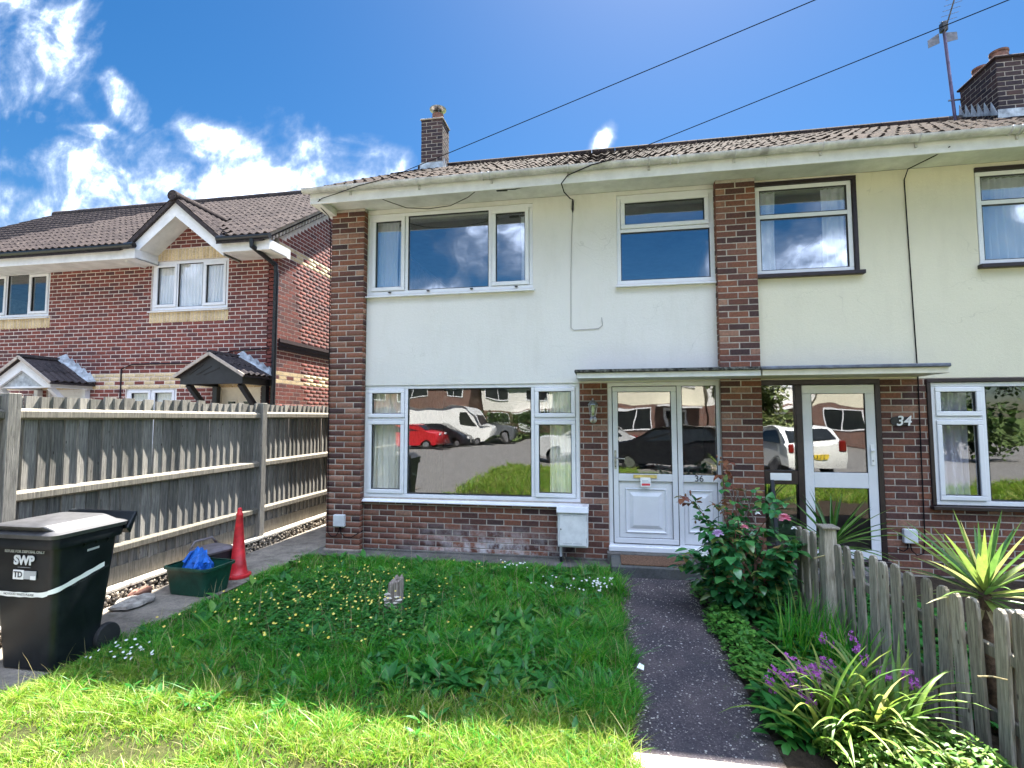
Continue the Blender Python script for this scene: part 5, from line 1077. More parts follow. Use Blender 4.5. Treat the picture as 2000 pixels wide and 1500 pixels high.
sb_ = MB().bar((-1.28, -0.30, 4.592), (-1.14, -0.29, 4.592), 0.03, 0.03).build('splice_box', 'black_plastic', loc=(-1.2, -0.3, 4.6), bevel=0.005); tag(sb_, 'small black splice box hanging under the soffit', 'junction box')
cab('black drop cable curling from the gutter down to the white render', [(0.15, -0.56, 4.73), (-0.1, -0.56, 4.68), (-0.38, -0.52, 4.60), (-0.46, -0.45, 4.54), (-0.44, -0.30, 4.50), (-0.38, -0.05, 4.52), (-0.355, 0.07, 4.56), (-0.355, 0.085, 4.47), (-0.36, 0.088, 4.40)], 0.007)
sp2 = MB().tube([(-0.355, 0.08, 4.55), (-0.36, 0.08, 4.42)], 0.014, 8).build('cable_joint', 'black_plastic', loc=(-0.36, 0.08, 4.42)); tag(sp2, 'black cable joint at the top of the grey wall cable', 'junction box')
cab('black drop cable crossing the gutter above the left brick pier', [(-2.6, -0.56, 4.74), (-3.0, -0.55, 4.68), (-3.35, -0.50, 4.62), (-3.55, -0.46, 4.60), (-3.64, -0.42, 4.57)], 0.005)
# house number 34
hn = thing('number_sign', 'white numeral 34 on a dark backing on the brick beside the two pane door', 'sign', (3.30, WY, 1.7))
MB().lathe((3.24, WY-0.002, 1.715), [(0.05, 0.0), (0.05, -0.016)], 20, 'Y').build('backing', 'black_paint', hn)
m = MB().box(3.26, 3.39, WY-0.016, WY-0.002, 1.665, 1.765); m.build('backing', 'black_paint', hn, bevel=0.012)
text('34', 0.155, 'white_paint', hn, front_at(3.315, WY-0.022, 1.715), 'numeral', 0.004, bold=0.002, shear=0.18)
lfb = thing('leaflet', 'white and red leaflet sticking out of the brass letterbox', 'leaflet', (0.485, 0.08, 0.93))
MB().prism([(0.425, yd-0.034, 1.036), (0.545, yd-0.034, 1.036), (0.552, yd-0.045, 0.93), (0.432, yd-0.045, 0.925)][::-1], (0, 0.002, 0)).build('sheet', 'paper', lfb)
MB().prism([(0.442, yd-0.0432, 0.965), (0.540, yd-0.0432, 0.965), (0.541, yd-0.0455, 0.940), (0.443, yd-0.0455, 0.938)][::-1], (0, 0.001, 0)).build('print', 'red_print', lfb)
MB().box(0.445, 0.52, yd-0.0395, yd-0.038, 0.995, 1.0).box(0.445, 0.535, yd-0.0405, yd-0.039, 0.980, 0.985).build('print', 'grey_print', lfb)
# curtains
curtain('curtain', 'pleated white blind at the left of the wide upper window', -3.10, -2.78, 3.50, 4.5, 0.235, 'curtain_white', 7, 0.010)
curtain('curtain', 'white floral curtain edge beside the pleated blind in the wide upper window', -2.80, -2.66, 3.50, 4.45, 0.27, 'curtain_white', 2, 0.02)
curtain('curtain', 'narrow white curtain at the right edge of the wide upper window', -1.06, -0.93, 3.50, 4.45, 0.235, 'curtain_white', 2, 0.02, taper=-0.2)
curtain('curtain', 'cream curtain hanging in the left casement of the big lower window', -3.14, -2.72, 0.55, 2.18, 0.245, 'curtain_cream', 6, 0.03)
curtain('curtain', 'cream curtain hanging in the right casement of the big lower window', -0.70, -0.34, 0.55, 2.18, 0.245, 'curtain_cream', 5, 0.03)
curtain('curtain', 'white curtain at the left of the upper window with brown surround by the pier', 1.88, 2.10, 3.45, 4.52, 0.235, 'curtain_white', 3, 0.025)
curtain('curtain', 'white curtain at the right of the upper window with brown surround by the pier', 2.62, 2.88, 3.45, 4.52, 0.235, 'curtain_white', 4, 0.025)
curtain('curtain', 'white curtain in the far right upper window', 4.24, 4.85, 3.45, 4.50, 0.235, 'curtain_white', 8, 0.03)
curtain('curtain', 'grey curtain in the ground floor window beside the number 34', 3.66, 4.05, 0.6, 2.14, 0.245, 'curtain_grey', 5, 0.035)
orn = thing('vase', 'pale looped ornament on the sill of the top right light of the big lower window', 'ornament', (-0.78, 0.26, 1.74))
for dx, s_ in ((-0.05, 1), (0.05, -1)): MB().tube([(-0.79+dx+s_*0.045*math.cos(a_)*0.6, 0.27, 1.90+0.12*math.sin(a_)) for a_ in np.linspace(0, 2*math.pi, 17)], 0.008, 6).build('loop', 'white_paint', orn)
MB().box(-0.9, -0.68, 0.24, 0.30, 1.755, 1.775).build('base', 'white_paint', orn)

# ------------------------------------------------------------------ aerial and overhead wires
ae = thing('tv_aerial', 'television aerial on a leaning mast strapped to the right hand chimney', 'aerial', (5.7, 3.0, 6.4))
mb_, mt_ = Vector((5.72, 2.95, 6.48)), Vector((5.30, 2.9, 8.10))
mb_, mt_ = Vector((5.79, 2.95, 6.55)), Vector((5.69, 2.95, 8.34))
MB().tube([mb_, mt_], 0.024, 8).build('mast', 'mast', ae, smooth='auto')
for z in (6.72, 7.0): MB().bar((5.70, 2.95, z), (5.92, 2.95, z), 0.02, 0.02).build('clamp', 'metal', ae)
MB().box(5.65, 5.74, 2.90, 3.0, 8.2, 8.36).build('clamp', 'dark_plastic', ae, bevel=0.01)
m = MB().bar((5.68, 2.92, 8.15), (5.62, 2.30, 8.75), 0.016, 0.016)
bo = m.build('boom', 'aerial_metal', ae)
for k in range(9):
    t_ = 0.22+k*0.085; c_ = Vector((5.68, 2.92, 8.15)).lerp(Vector((5.62, 2.30, 8.75)), t_); MB().tube([c_+Vector((-0.13, 0.0, -0.03)), c_+Vector((0.13, 0.0, 0.03))], 0.004, 5).build('element', 'aerial_metal', bo)
for s in (-1, 1): MB().prism([(5.68+s*0.05, 2.96, 8.02), (5.68+s*0.22, 2.96, 8.00+s*0.05), (5.68+s*0.22, 2.97, 8.14+s*0.05), (5.68+s*0.05, 2.97, 8.20)], (0, 0.006, 0)).build('reflector', 'aerial_metal', bo)
def wire(label, a, b, sag, r_=0.0045):
    a, b = Vector(a), Vector(b); pts = []
    for i in range(25): t_ = i/24; p_ = a.lerp(b, t_); p_.z -= sag*4*t_*(1-t_); pts.append(p_)
    tag(MB().tube(pts, r_, 6).build('overhead_wire', 'cable', loc=a), label, 'wire')
wire('overhead telephone wire passing in front of the small chimney to the left eaves', (-2.6, -0.56, 4.74), (17.1, -6.3, 7.6), 0.10)
wire('overhead telephone wire rising from the gutter above the front door', (0.15, -0.56, 4.73), (17.1, -6.3, 7.6), 0.06)

# ------------------------------------------------------------------ picket fence
PF = thing('picket_fence', 'low weathered picket fence with rounded tops between the two front gardens', 'fence', (1.85, -2.4, 0))
def fence_x(yy): return 1.72+(-1.75-yy)*0.155
def picket_base(w, th, hgt, seed):
    r_ = random.Random(seed); pr = [(-w/2, 0), (w/2, 0), (w/2*(1+r_.uniform(-.1, .05)), hgt*0.5), (w/2, hgt-0.05), (w*0.42, hgt-0.018), (w*0.2, hgt-0.002), (-w*0.2, hgt), (-w*0.42, hgt-0.016), (-w/2, hgt-0.05), (-w/2*(1+r_.uniform(-.1, .05)), hgt*0.5)]
    n = len(pr); c_ = 0.005; vs = []
    for dx, sc in ((-th/2, 0.90), (-th/2+c_, 1.0), (th/2, 1.0)):
        for y_, z in pr: vs.append((dx, y_*sc, z if sc == 1 else min(z, hgt-0.006)))
    fs = [tuple(range(n-1, -1, -1)), tuple(2*n+i for i in range(n))] + [(j*n+i, j*n+(i+1) % n, (j+1)*n+(i+1) % n, (j+1)*n+i) for j in range(2) for i in range(n)]
    return base(vs, fs)
PK = [picket_base(0.078, 0.020, 0.80, s) for s in range(5)]
pk = []; yy = -1.42
while yy > -4.4:
    if abs(yy+1.86) > 0.05:
        pk.append((random.choice(PK), Matrix.Translation((fence_x(yy)+random.uniform(-.006, .006), yy, 0.0)) @ Matrix.Rotation(R(8.8)+random.uniform(-.08, .08), 4, 'Z') @ Matrix.Rotation(random.uniform(-.02, .02), 4, 'X') @ Matrix.Rotation(random.uniform(-.025, .025), 4, 'Y') @ Matrix.Diagonal((1, 1, 1+random.uniform(-.015, .02), 1)), PF, 'wood_picket'))
    yy -= 0.118
pieces(PF, 'picket', 'wood_picket', pk, 300)
for z in (0.55, 0.22): MB().bar((fence_x(-1.4)+0.035, -1.4, z), (fence_x(-4.4)+0.035, -4.4, z), 0.035, 0.06).build('rail', 'wood_rail', PF, bevel=0.004)
ps = MB().box(fence_x(-1.86)-0.04, fence_x(-1.86)+0.05, -1.91, -1.81, 0, 0.885).build('post', 'wood_picket', PF, bevel=0.006)
MB().box(fence_x(-1.86)-0.06, fence_x(-1.86)+0.07, -1.93, -1.79, 0.886, 0.905).build('post_cap', 'wood_picket', PF, bevel=0.004)
for yy in (-3.3, -4.4): MB().box(fence_x(yy)+0.055, fence_x(yy)+0.135, yy-0.04, yy+0.04, 0, 0.78).build('post', 'wood_picket', PF, bevel=0.006)
# lattice panel behind the rose
TR = thing('trellis', 'small white diamond lattice trellis against the brick pier behind the rose bush', 'trellis', (1.55, -0.05, 0.4))
for k in range(3):
    for s in (-1, 1): MB().bar((1.47+0.08*k-s*0.06, -0.03+0.008*s, 0.55), (1.47+0.08*k+s*0.06, -0.03+0.008*s, 0.94), 0.006, 0.012).build('slat', 'wood_rail', TR)
cn2 = MB().bar((1.86, -0.25, 0.25), (1.88, -0.05, 1.05), 0.04, 0.03).build('pole', 'black_wood', loc=(1.86, -0.25, 0.25), bevel=0.004); tag(cn2, 'dark wooden pole leaning by the brown side light of the two pane door', 'pole')

# ------------------------------------------------------------------ plants
def leaf_base(L_, W_, n=4, fold=0.25, curl=0.2, tip=1.3, wp=0.45):
    vs = []; fs = []
    for i in range(n+1):
        t_ = i/n; w_ = W_*0.5*(math.sin(math.pi*min(1.0, t_**(wp/0.5))**1.0) if tip else 1)*(1 if 0 < i < n else 0.12); z = -curl*L_*t_*t_
        vs += [(-w_, t_*L_, z+fold*w_), (0, t_*L_, z), (w_, t_*L_, z+fold*w_)]
    for i in range(n): k = 3*i; fs += [(k, k+1, k+4, k+3), (k+1, k+2, k+5, k+4)]
    return base(vs, fs)
def strap_base(L_, W_, n=7, droop=0.5, fold=0.35, wide=0.35):
    vs = []; fs = []; y_ = 0; z = 0; st = L_/n
    for i in range(n+1):
        t_ = i/n; w_ = W_*0.5*min(1, 0.45+t_/wide*0.55)*(1-t_**2.2)+0.0006; ang = -droop*1.9*t_**1.6
        vs += [(-w_, y_, z+fold*w_), (0, y_, z), (w_, y_, z+fold*w_)]; y_ += st*math.cos(ang); z += st*math.sin(ang)
    for i in range(n): k = 3*i; fs += [(k, k+1, k+4, k+3), (k+1, k+2, k+5, k+4)]
    return base(vs, fs)
def aim(p, d, up=(0, 0, 1), s=1.0, roll=0.0):
    d = Vector(d).normalized(); up = Vector(up); x = d.cross(up)
    if x.length < 1e-3: x = Vector((1, 0, 0))
    x.normalize(); z = x.cross(d)
    M = Matrix(((x.x, d.x, z.x, p[0]), (x.y, d.y, z.y, p[1]), (x.z, d.z, z.z, p[2]), (0, 0, 0, 1)))
    return M @ Matrix.Rotation(roll, 4, 'Y') @ Matrix.Diagonal((s, s, s, 1))
U = random.uniform
RL = [leaf_base(0.080, 0.060, 5, 0.18, c, wp=0.42) for c in (0.10, 0.25, 0.4)]
def spray(its, p, d, parent, mat, n=5, s=1.0):
    d = Vector(d).normalized(); side = d.cross(Vector((0, 0, 1))); side = side.normalized() if side.length > .01 else Vector((1, 0, 0)); upv = side.cross(d)
    q = Vector(p)
    for k in range(n//2):
        q = q+d*0.040*s
        for sg in (-1, 1): its.append((random.choice(RL), aim(q, d*0.35+side*sg+Vector((U(-.2, .2), U(-.2, .2), U(-.35, .1))), upv+Vector((U(-.3, .3), U(-.3, .3), 0)), s*U(.8, 1.1)), parent, mat))
    its.append((random.choice(RL), aim(q+d*0.03*s, d+Vector((U(-.2, .2), U(-.2, .2), U(-.3, .1))), upv, s*U(1.0, 1.25)), parent, mat))
RB = thing('rose_bush', 'dark glossy rose bush with pink blooms beside the footpath', 'rose bush', (1.25, -1.45, 0))
its = []; canes = MB()
BC = Vector((1.22, -1.42, 0.0))
def cane(pts, r0=0.009):
    canes.tube(pts, [r0*(1-0.6*i/(len(pts)-1)) for i in range(len(pts))], 6)
for k in range(26):
    an = U(0, 2*math.pi); ln = U(0.55, 0.95); out = U(0.18, 0.46); pts = []
    for i in range(6):
        t_ = i/5; pts.append(BC+Vector((math.cos(an)*out*t_**0.8*1.05+U(-.02, .02), math.sin(an)*out*0.85*t_**0.8+U(-.02, .02), ln*t_*(1-0.10*t_)+0.02)))
    cane(pts)
    for i in range(1, 6):
        for _ in range(4 if i > 1 else 3):
            p_ = pts[i-1].lerp(pts[i], U(0, 1)); o_ = Vector((p_.x-BC.x, p_.y-BC.y, 0)); o_ = o_.normalized() if o_.length > .02 else Vector((1, 0, 0))
            spray(its, p_, o_*0.8+Vector((U(-.8, .8), U(-.8, .8), U(-.3, .5))), RB, 'rose_leaf', random.choice((3, 5, 5, 7)), U(0.85, 1.3))
# tall reddish shoots to the left
tips = []
for (ax, ay, az, sc) in ((0.735, -1.40, 1.04, 1), (0.85, -1.36, 0.82, 1), (1.05, -1.38, 1.36, 1), (1.16, -1.30, 1.18, 1), (1.55, -1.50, 1.02, 0.8), (1.0, -1.5, 0.98, 1), (1.35, -1.35, 1.06, 1)):
    a_ = BC+Vector((U(-.1, .1), U(-.1, .1), 0.35)); b_ = Vector((ax, ay, az)); pts = [a_.lerp(b_, t_)+Vector((0, 0, 0.10*math.sin(math.pi*t_))) for t_ in np.linspace(0, 1, 7)]; cane(pts, 0.007); tips.append(b_)
    for i in range(2, 7):
        for _ in range(2): spray(its, pts[i], Vector((U(-1, 1), U(-1, .4), U(-.2, .8))), RB, 'rose_leaf_red' if i > 4 and az > .95 and ax < 1.3 else 'rose_leaf', random.choice((3, 3, 5)), U(0.6, 0.95) if i > 4 else U(.8, 1.15))
canes.build('canes', 'rose_cane', RB)
pieces(RB, 'leaf', 'rose_leaf', its, 300, 'leaves', smooth=True)
def bloom(parent, c_, r_, mat, n=22):
    m_ = MB(); c_ = Vector(c_)
    for k in range(n):
        t_ = k/n; an = k*2.4; el = 1.35-1.9*t_; rad = r_*(0.25+0.75*t_); d_ = Vector((math.cos(an)*math.cos(el), math.sin(an)*math.cos(el), math.sin(el))); tang = Vector((-math.sin(an), math.cos(an), 0)); b_ = c_+Vector((0, 0, -r_*0.15)); w_ = rad*0.8
        e_ = b_+d_*rad*1.2; m_.add([b_, b_+d_*rad*0.6-tang*w_*0.6, e_-tang*w_*0.45+Vector((0, 0, -.1*r_*t_)), e_+tang*w_*0.45+Vector((0, 0, -.1*r_*t_)), b_+d_*rad*0.6+tang*w_*0.6], [(0, 1, 2, 3, 4)])
    return m_.build('flower', mat, parent)
bloom(RB, (1.47, -1.72, 0.95), 0.050, 'pink_petal', 34); bloom(RB, (0.94, -1.72, 0.80), 0.048, 'lilac_petal', 30); bloom(RB, (0.82, -1.75, 0.62), 0.03, 'daisy'); bloom(RB, (1.24, -1.80, 0.98), 0.024, 'daisy', 14); bloom(RB, (1.53, -1.75, 0.86), 0.026, 'daisy', 14); bloom(RB, (1.12, -1.85, 0.88), 0.03, 'pink_petal', 20)
for tp_ in tips[:3]:
    for _ in range(3): MB().lathe(tuple(tp_+Vector((U(-.05, .05), U(-.04, .04), U(-.04, .05)))), [(0.003, 0), (0.009, 0.008), (0.010, 0.016), (0.004, 0.03)], 7).build('bud', 'rose_leaf_red', RB, smooth=True)
# yucca-like plants
def rosette(name, label, cat, c_, trunk_h, n, Ls, Ws, mat, dmin=-0.35, droop=(0.05, 0.5), dry=0):
    T_ = thing(name, label, cat, (c_[0], c_[1], 0)); c_ = Vector(c_)
    MB().tube([(c_.x+0.03, c_.y, -0.02), (c_.x+0.015, c_.y, c_.z*0.5), (c_.x, c_.y, c_.z+0.02)], [trunk_h*1.25, trunk_h, trunk_h*0.9], 9).build('stem', 'trunk', T_, smooth=True)
    bs = [strap_base(1.0, Ws/Ls*U(.8, 1.1), 7, d_, 0.5, 0.3) for d_ in np.linspace(droop[0], droop[1], 5)]; it_ = []
    for k in range(n):
        t_ = k/n; an = k*2.39996+U(-.25, .25); el = 1.45+(dmin-1.45)*t_**0.8+U(-.12, .12); L_ = Ls*(0.72+0.36*math.sin(math.pi*min(1, t_*0.9+0.1)))*U(.88, 1.08)
        d_ = Vector((math.cos(an)*math.cos(el), math.sin(an)*math.cos(el), math.sin(el)))
        it_.append((bs[min(4, int(t_*5))], aim(c_+d_*0.02+Vector((0, 0, -0.06*t_)), d_, s=L_), T_, mat))
    for k in range(dry):
        an = U(0, 6.28); it_.append((bs[4], aim(c_+Vector((0, 0, -0.09)), (math.cos(an), math.sin(an), -0.9), s=Ls*U(.4, .7)), T_, 'dry_grass'))
    pieces(T_, 'leaf', mat, it_, 300, 'leaves', smooth=True); return T_
rosette('yucca', 'variegated yellow striped yucca behind the picket fence', 'yucca', (2.13, -2.95, 0.78), 0.033, 46, 0.45, 0.042, 'yucca_leaf', -0.15, (0.0, 0.30), 9)
rosette('cordyline', 'green spiky cordyline in front of the two pane door', 'cordyline', (2.15, -0.9, 0.56), 0.03, 52, 0.60, 0.036, 'cordyline_leaf', -0.55, (0.05, 0.42), 4)
# bright strap leaved clump in the bed corner
def tuft(name, label, cat, centres, n, Ls, Ws, mat, el=(0.5, 1.4), droop=(0.25, 0.8), stuff=False, z=0.0):
    T_ = thing(name, label, cat, (*centres[0][:2], 0)); bs = [strap_base(1.0, Ws/Ls, 8, d_, 0.35, 0.35) for d_ in np.linspace(droop[0], droop[1], 6)]; it_ = []
    for k in range(n):
        c_ = random.choice(centres); an = U(0, 6.283); e_ = U(*el); d_ = Vector((math.cos(an)*math.cos(e_), math.sin(an)*math.cos(e_), math.sin(e_)))
        it_.append((random.choice(bs), aim((c_[0]+U(-1, 1)*c_[2], c_[1]+U(-1, 1)*c_[2], z), d_, s=Ls*U(.55, 1.15)), T_, mat))
    pieces(T_, 'leaf', mat, it_, 0 if stuff else 300, 'leaves', smooth=True); return T_
tuft('strap_leaf_clump', 'bright yellow green strap leaved clump in front of the picket fence', 'plant', [(1.18, -3.26, 0.12), (1.40, -3.28, 0.10), (1.30, -3.16, 0.12), (1.52, -3.15, .08)], 190, 0.56, 0.030, 'strap_leaf', (0.75, 1.48), (0.4, 0.95))
tuft('grass_tuft', 'tall thin green grass stems against the picket fence by the rose bush', 'grass', [(1.50, -1.98, 0.14), (1.40, -2.25, 0.14), (1.62, -2.2, 0.10), (1.58, -2.5, .12)], 300, 0.44, 0.009, 'grass', (1.05, 1.52), (0.02, 0.35))
# purple flowers
def flowers(name, label, spots, n_heads, zr, mat='purple_petal'):
    T_ = thing(name, label, 'flower', (*spots[0][:2], 0)); st = MB()
    for k in range(n_heads):
        sx_, sy_, sr_ = spots[k % len(spots)]; x, y_, z = sx_+U(-1, 1)*sr_, sy_+U(-1, 1)*sr_, U(*zr); st.tube([(x+U(-.05, .05), y_+U(-.05, .05), 0), (x+U(-.02, .02), y_, z*0.6), (x, y_, z)], 0.0025, 4); hm = MB()
        for q_ in range(random.randint(6, 11)):
            fx, fy, fz = x+U(-.028, .028), y_+U(-.028, .028), z+U(-.03, .03); nrm = Vector((U(-.6, .6), U(-1, -.1), U(.2, 1))).normalized(); u_ = nrm.orthogonal().normalized(); v_ = nrm.cross(u_); a0 = U(0, 1.5)
            for i in range(4):
                a_ = a0+i*math.pi/2; d_ = u_*math.cos(a_)+v_*math.sin(a_); e_ = u_*math.cos(a_+1.57)+v_*math.sin(a_+1.57); c0 = Vector((fx, fy, fz))
                hm.add([c0, c0+d_*0.008-e_*0.005+nrm*.001, c0+d_*0.0135+nrm*.002, c0+d_*0.008+e_*0.005+nrm*.001], [(0, 1, 2, 3)])
        hm.build('flower_head', mat, T_)
    st.build('stems', 'cordyline_leaf', T_); return T_
flowers('purple_flowers', 'purple flower heads among the bright strap leaves by the footpath', [(1.02, -2.95, 0.09), (1.18, -2.95, .10), (1.30, -2.88, .08), (1.10, -3.08, .08)], 24, (0.17, 0.32))
flowers('purple_flowers', 'purple flower heads close against the pickets behind the strap leaves', [(1.60, -2.95, 0.05), (1.56, -2.7, .05), (1.50, -2.45, .05), (1.62, -3.1, .05)], 12, (0.20, 0.36))
# low herbs: many small rounded leaves
HL = [leaf_base(0.030, 0.032, 3, 0.2, 0.2, wp=0.4), leaf_base(0.036, 0.030, 3, 0.3, 0.35, wp=0.45)]
CL = [leaf_base(0.045, 0.014, 3, 0.3, 0.3), leaf_base(0.05, 0.018, 3, 0.3, 0.1)]
LL = [leaf_base(0.075, 0.042, 4, 0.2, 0.25, wp=0.45), leaf_base(0.10, 0.05, 4, 0.2, 0.4, wp=0.5)]
def herbs(name, label, spots, mat, bases, hmax, per, cat='plant', sc=(0.7, 1.3)):
    T_ = thing(name, label, cat, (*spots[0][:2], 0)); it_ = []
    for (sx_, sy_, rx_, ry_) in spots:
        for k in range(int(per*rx_*ry_*100)):
            a_ = U(0, 6.283); q_ = math.sqrt(U(0, 1)); x, y_ = sx_+rx_*q_*math.cos(a_), sy_+ry_*q_*math.sin(a_); z = hmax*(1-q_*q_*0.7)*U(0.25, 1.0)+0.01; e_ = U(-.3, .9); an = U(0, 6.283)
            it_.append((random.choice(bases), aim((x, y_, z), (math.cos(an)*math.cos(e_), math.sin(an)*math.cos(e_), math.sin(e_)), s=U(*sc)), T_, mat))
    pieces(T_, 'leaf', mat, it_, 0, 'leaves', smooth=True); return T_
herbs('ground_cover', 'mounded small leaved green ground cover along the right edge of the footpath', [(0.98, -1.0, .14, .35), (0.98, -1.75, .16, .4), (1.02, -2.15, .17, .28), (0.95, -2.5, .12, .2), (1.08, -2.65, .15, .2), (1.25, -0.9, .3, .3)], 'herb_leaf', HL, 0.17, 110)
herbs('cut_leaf_plant', 'sunlit bright green leafy plant in the front corner of the flower bed', [(1.35, -3.28, .28, .22), (1.58, -3.25, .2, .22), (1.7, -3.45, .22, .25), (1.45, -3.55, .35, .2)], 'cut_leaf', HL+CL, 0.20, 120, sc=(0.7, 1.35))
herbs('broad_leaf_plant', 'dark broad leaved plants at the edge of the footpath below the strap leaves', [(1.0, -2.95, .12, .15), (0.98, -3.2, .12, .14), (1.12, -3.15, .12, .12)], 'weed', LL, 0.16, 60)
herbs('bed_undergrowth', 'dark green undergrowth filling the flower bed behind the rose bush', [(1.45, -1.2, .35, .5), (1.45, -2.1, .3, .45), (1.4, -2.75, .35, .3), (2.4, -1.6, .5, .9), (2.6, -2.9, .5, .6)], 'weed', LL, 0.16, 28)
# pink stem poking in at the right
tag(MB().tube([(1.77, -3.45, 0.51), (1.83, -3.45, 0.515), (1.90, -3.44, 0.50)], 0.004, 6).build('twig', 'dry_grass', loc=(1.8, -3.4, 0.5)), 'bare pale twig poking in front of the nearest pickets', 'twig')
tag(MB().tube([(1.60, -1.95, 0.665), (1.64, -1.94, 0.675), (1.70, -1.90, 0.68)], 0.006, 6).build('twig', 'dry_grass', loc=(1.6, -1.95, 0.66)), 'short pale stick poking out beside the fence post', 'twig')
# ------------------------------------------------------------------ grass and lawn weeds
def vnoise(x, y, f, seed=0):
    def h(i, j): return (np.sin(i*127.1+j*311.7+seed*74.7)*43758.5453) % 1.0
    X, Y = x*f, y*f; i, j = np.floor(X), np.floor(Y); u, v = X-i, Y-j; u = u*u*(3-2*u); v = v*v*(3-2*v)
    return (h(i, j)*(1-u)+h(i+1, j)*u)*(1-v)+(h(i, j+1)*(1-u)+h(i+1, j+1)*u)*v
def fbm(x, y, f, seed=0): return 0.55*vnoise(x, y, f, seed)+0.3*vnoise(x, y, f*2.1, seed+1)+0.15*vnoise(x, y, f*4.3, seed+2)
def blades(n, x0, x1, y0, y1, keep, hfun, wid, lean=(0.15, 0.9), tuft=0):
    x = rng.uniform(x0, x1, n); y = rng.uniform(y0, y1, n); an0 = None
    if tuft:                                                    # most blades spring from tussocks and bend outwards
        m = n*3//4; nc = n//tuft; cx_ = rng.uniform(x0, x1, nc); cy_ = rng.uniform(y0, y1, nc); ci = rng.integers(0, nc, m); sz = rng.uniform(0.012, 0.055, nc); ca = rng.uniform(0, 2*np.pi, nc)
        rr = sz[ci]*np.sqrt(rng.uniform(0, 1, m)); aa = rng.uniform(0, 2*np.pi, m); x[:m] = cx_[ci]+rr*np.cos(aa); y[:m] = cy_[ci]+rr*np.sin(aa); an0 = np.zeros(n); an0[:m] = np.where(rng.uniform(0, 1, m) < 0.6, aa, ca[ci])+rng.normal(0, 0.45, m); hm = np.ones(n); hm[:m] = rng.uniform(0.65, 1.6, nc)[ci]; an0[m:] = rng.uniform(0, 2*np.pi, n-m)
    k = keep(x, y) > rng.uniform(0, 1, n); x, y = x[k], y[k]; n = len(x)
    h = hfun(x, y)*rng.uniform(0.5, 1.3, n)*(hm[k] if tuft else 1); an = an0[k] if tuft else rng.uniform(0, 2*np.pi, n)+2.0*fbm(x, y, 1.3, 9); ln = rng.uniform(*lean, n)*h; w = wid*rng.uniform(0.7, 1.4, n); fa = rng.uniform(0, np.pi, n)
    dx, dy = np.cos(an), np.sin(an); fx, fy = np.cos(fa)*w/2, np.sin(fa)*w/2
    V = np.zeros((n, 7, 3))
    for i, (t_, q) in enumerate(((0, 1.0), (0.45, 0.85), (0.8, 0.5))):
        cx_, cy_, cz = x+dx*ln*t_**2, y+dy*ln*t_**2, h*t_*(1-0.12*t_)
        V[:, 2*i, 0] = cx_-fx*q; V[:, 2*i, 1] = cy_-fy*q; V[:, 2*i, 2] = cz; V[:, 2*i+1, 0] = cx_+fx*q; V[:, 2*i+1, 1] = cy_+fy*q; V[:, 2*i+1, 2] = cz
    V[:, 6, 0] = x+dx*ln; V[:, 6, 1] = y+dy*ln; V[:, 6, 2] = h*0.9
    o = (np.arange(n)*7)[:, None]
    return V.reshape(-1, 3), [np.concatenate([o+np.array([0, 1, 3, 2]), o+np.array([2, 3, 5, 4])]), o+np.array([4, 5, 6])]
def stuff_mesh(name, V, F, mat, label, cat):
    me = fast_mesh(name, V, F); me.materials.append(MT[mat]); o = bpy.data.objects.new(name, me); COL.objects.link(o); o['kind'] = 'stuff'; tag(o, label, cat); return o
def edge_l(y): return -3.84+0.05*np.sin(y*3)+0.04*np.sin(y*7.3)
def edge_r(y): return 0.17+0.03*np.sin(y*4.1)+0.03*np.sin(y*9.7)
def bare(x, y): j = 0.10*(vnoise(x, y, 17, 50)-0.5)+0.08*(vnoise(x, y, 41, 51)-0.5); a = np.clip((fbm(x, y, 1.1, 21)+j-0.56)/0.10, 0, 1)*np.clip((-3.25-y)/0.2, 0, 1); b = np.clip((fbm(x, y, 1.6, 33)+j-0.47)/0.12, 0, 1)*np.clip((-3.7-y)/0.2, 0, 1); return np.maximum(a, b)
def keep_lawn(x, y):
    k = ((x > edge_l(y)) & (x < edge_r(y)) & (y < -0.20+0.05*np.sin(x*5))).astype(float)
    k *= 1-0.93*bare(x, y); k *= np.where((fbm(x, y, 2.3, 5) < 0.30) & (y > -3.3), 0.45, 1.0)
    k *= np.where((np.hypot(x+2.3, (y+1.9)*1.2) < 0.9), 0.55, 1.0); return k
def h_lawn(x, y):
    h = 0.045+0.13*np.clip(fbm(x, y, 2.2, 3)-0.25, 0, 1)+0.06*(fbm(x, y, 6, 8) > 0.62); h = np.where(np.hypot(x+2.3, (y+1.9)*1.2) < 0.9, h*0.6, h)
    h = h*(1-0.55*bare(x, y)); h = h*np.where(y < -3.9, 0.65, 1.0); return 0.72*h*(1+0.35*np.exp(-((x-0.05)/0.25)**2))*np.clip(0.35+(x-edge_l(y))/0.35, 0.35, 1)*np.clip(0.4+(-0.2-y)/0.5, 0.4, 1)
front = lambda x, y: np.clip((-3.05-y+0.9*(fbm(x, y, 1.4, 41)-0.5))/0.45, 0, 1)  # share of the lawn that takes the painted sunlit colour
V, F_ = blades(165000, -4.0, 0.26, -4.88, -0.16, lambda x, y: keep_lawn(x, y)*(1-0.85*front(x, y)), h_lawn, 0.0054, (0.3, 1.6), tuft=30)
stuff_mesh('lawn_grass', V, F_, 'grass', 'long uncut green grass of the front lawn', 'grass')
V, F_ = blades(150000, -4.0, 0.26, -4.88, -2.5, lambda x, y: keep_lawn(x, y)*front(x, y), lambda x, y: 0.02+0.58*h_lawn(x, y), 0.0040, (0.3, 1.7), tuft=30)
stuff_mesh('sunlit_lawn_grass', V, F_, 'grass_sunlit', 'grass along the front edge of the lawn, painted yellow green for sunlight', 'grass')  # sunlit strip: the light is painted into the grass colour
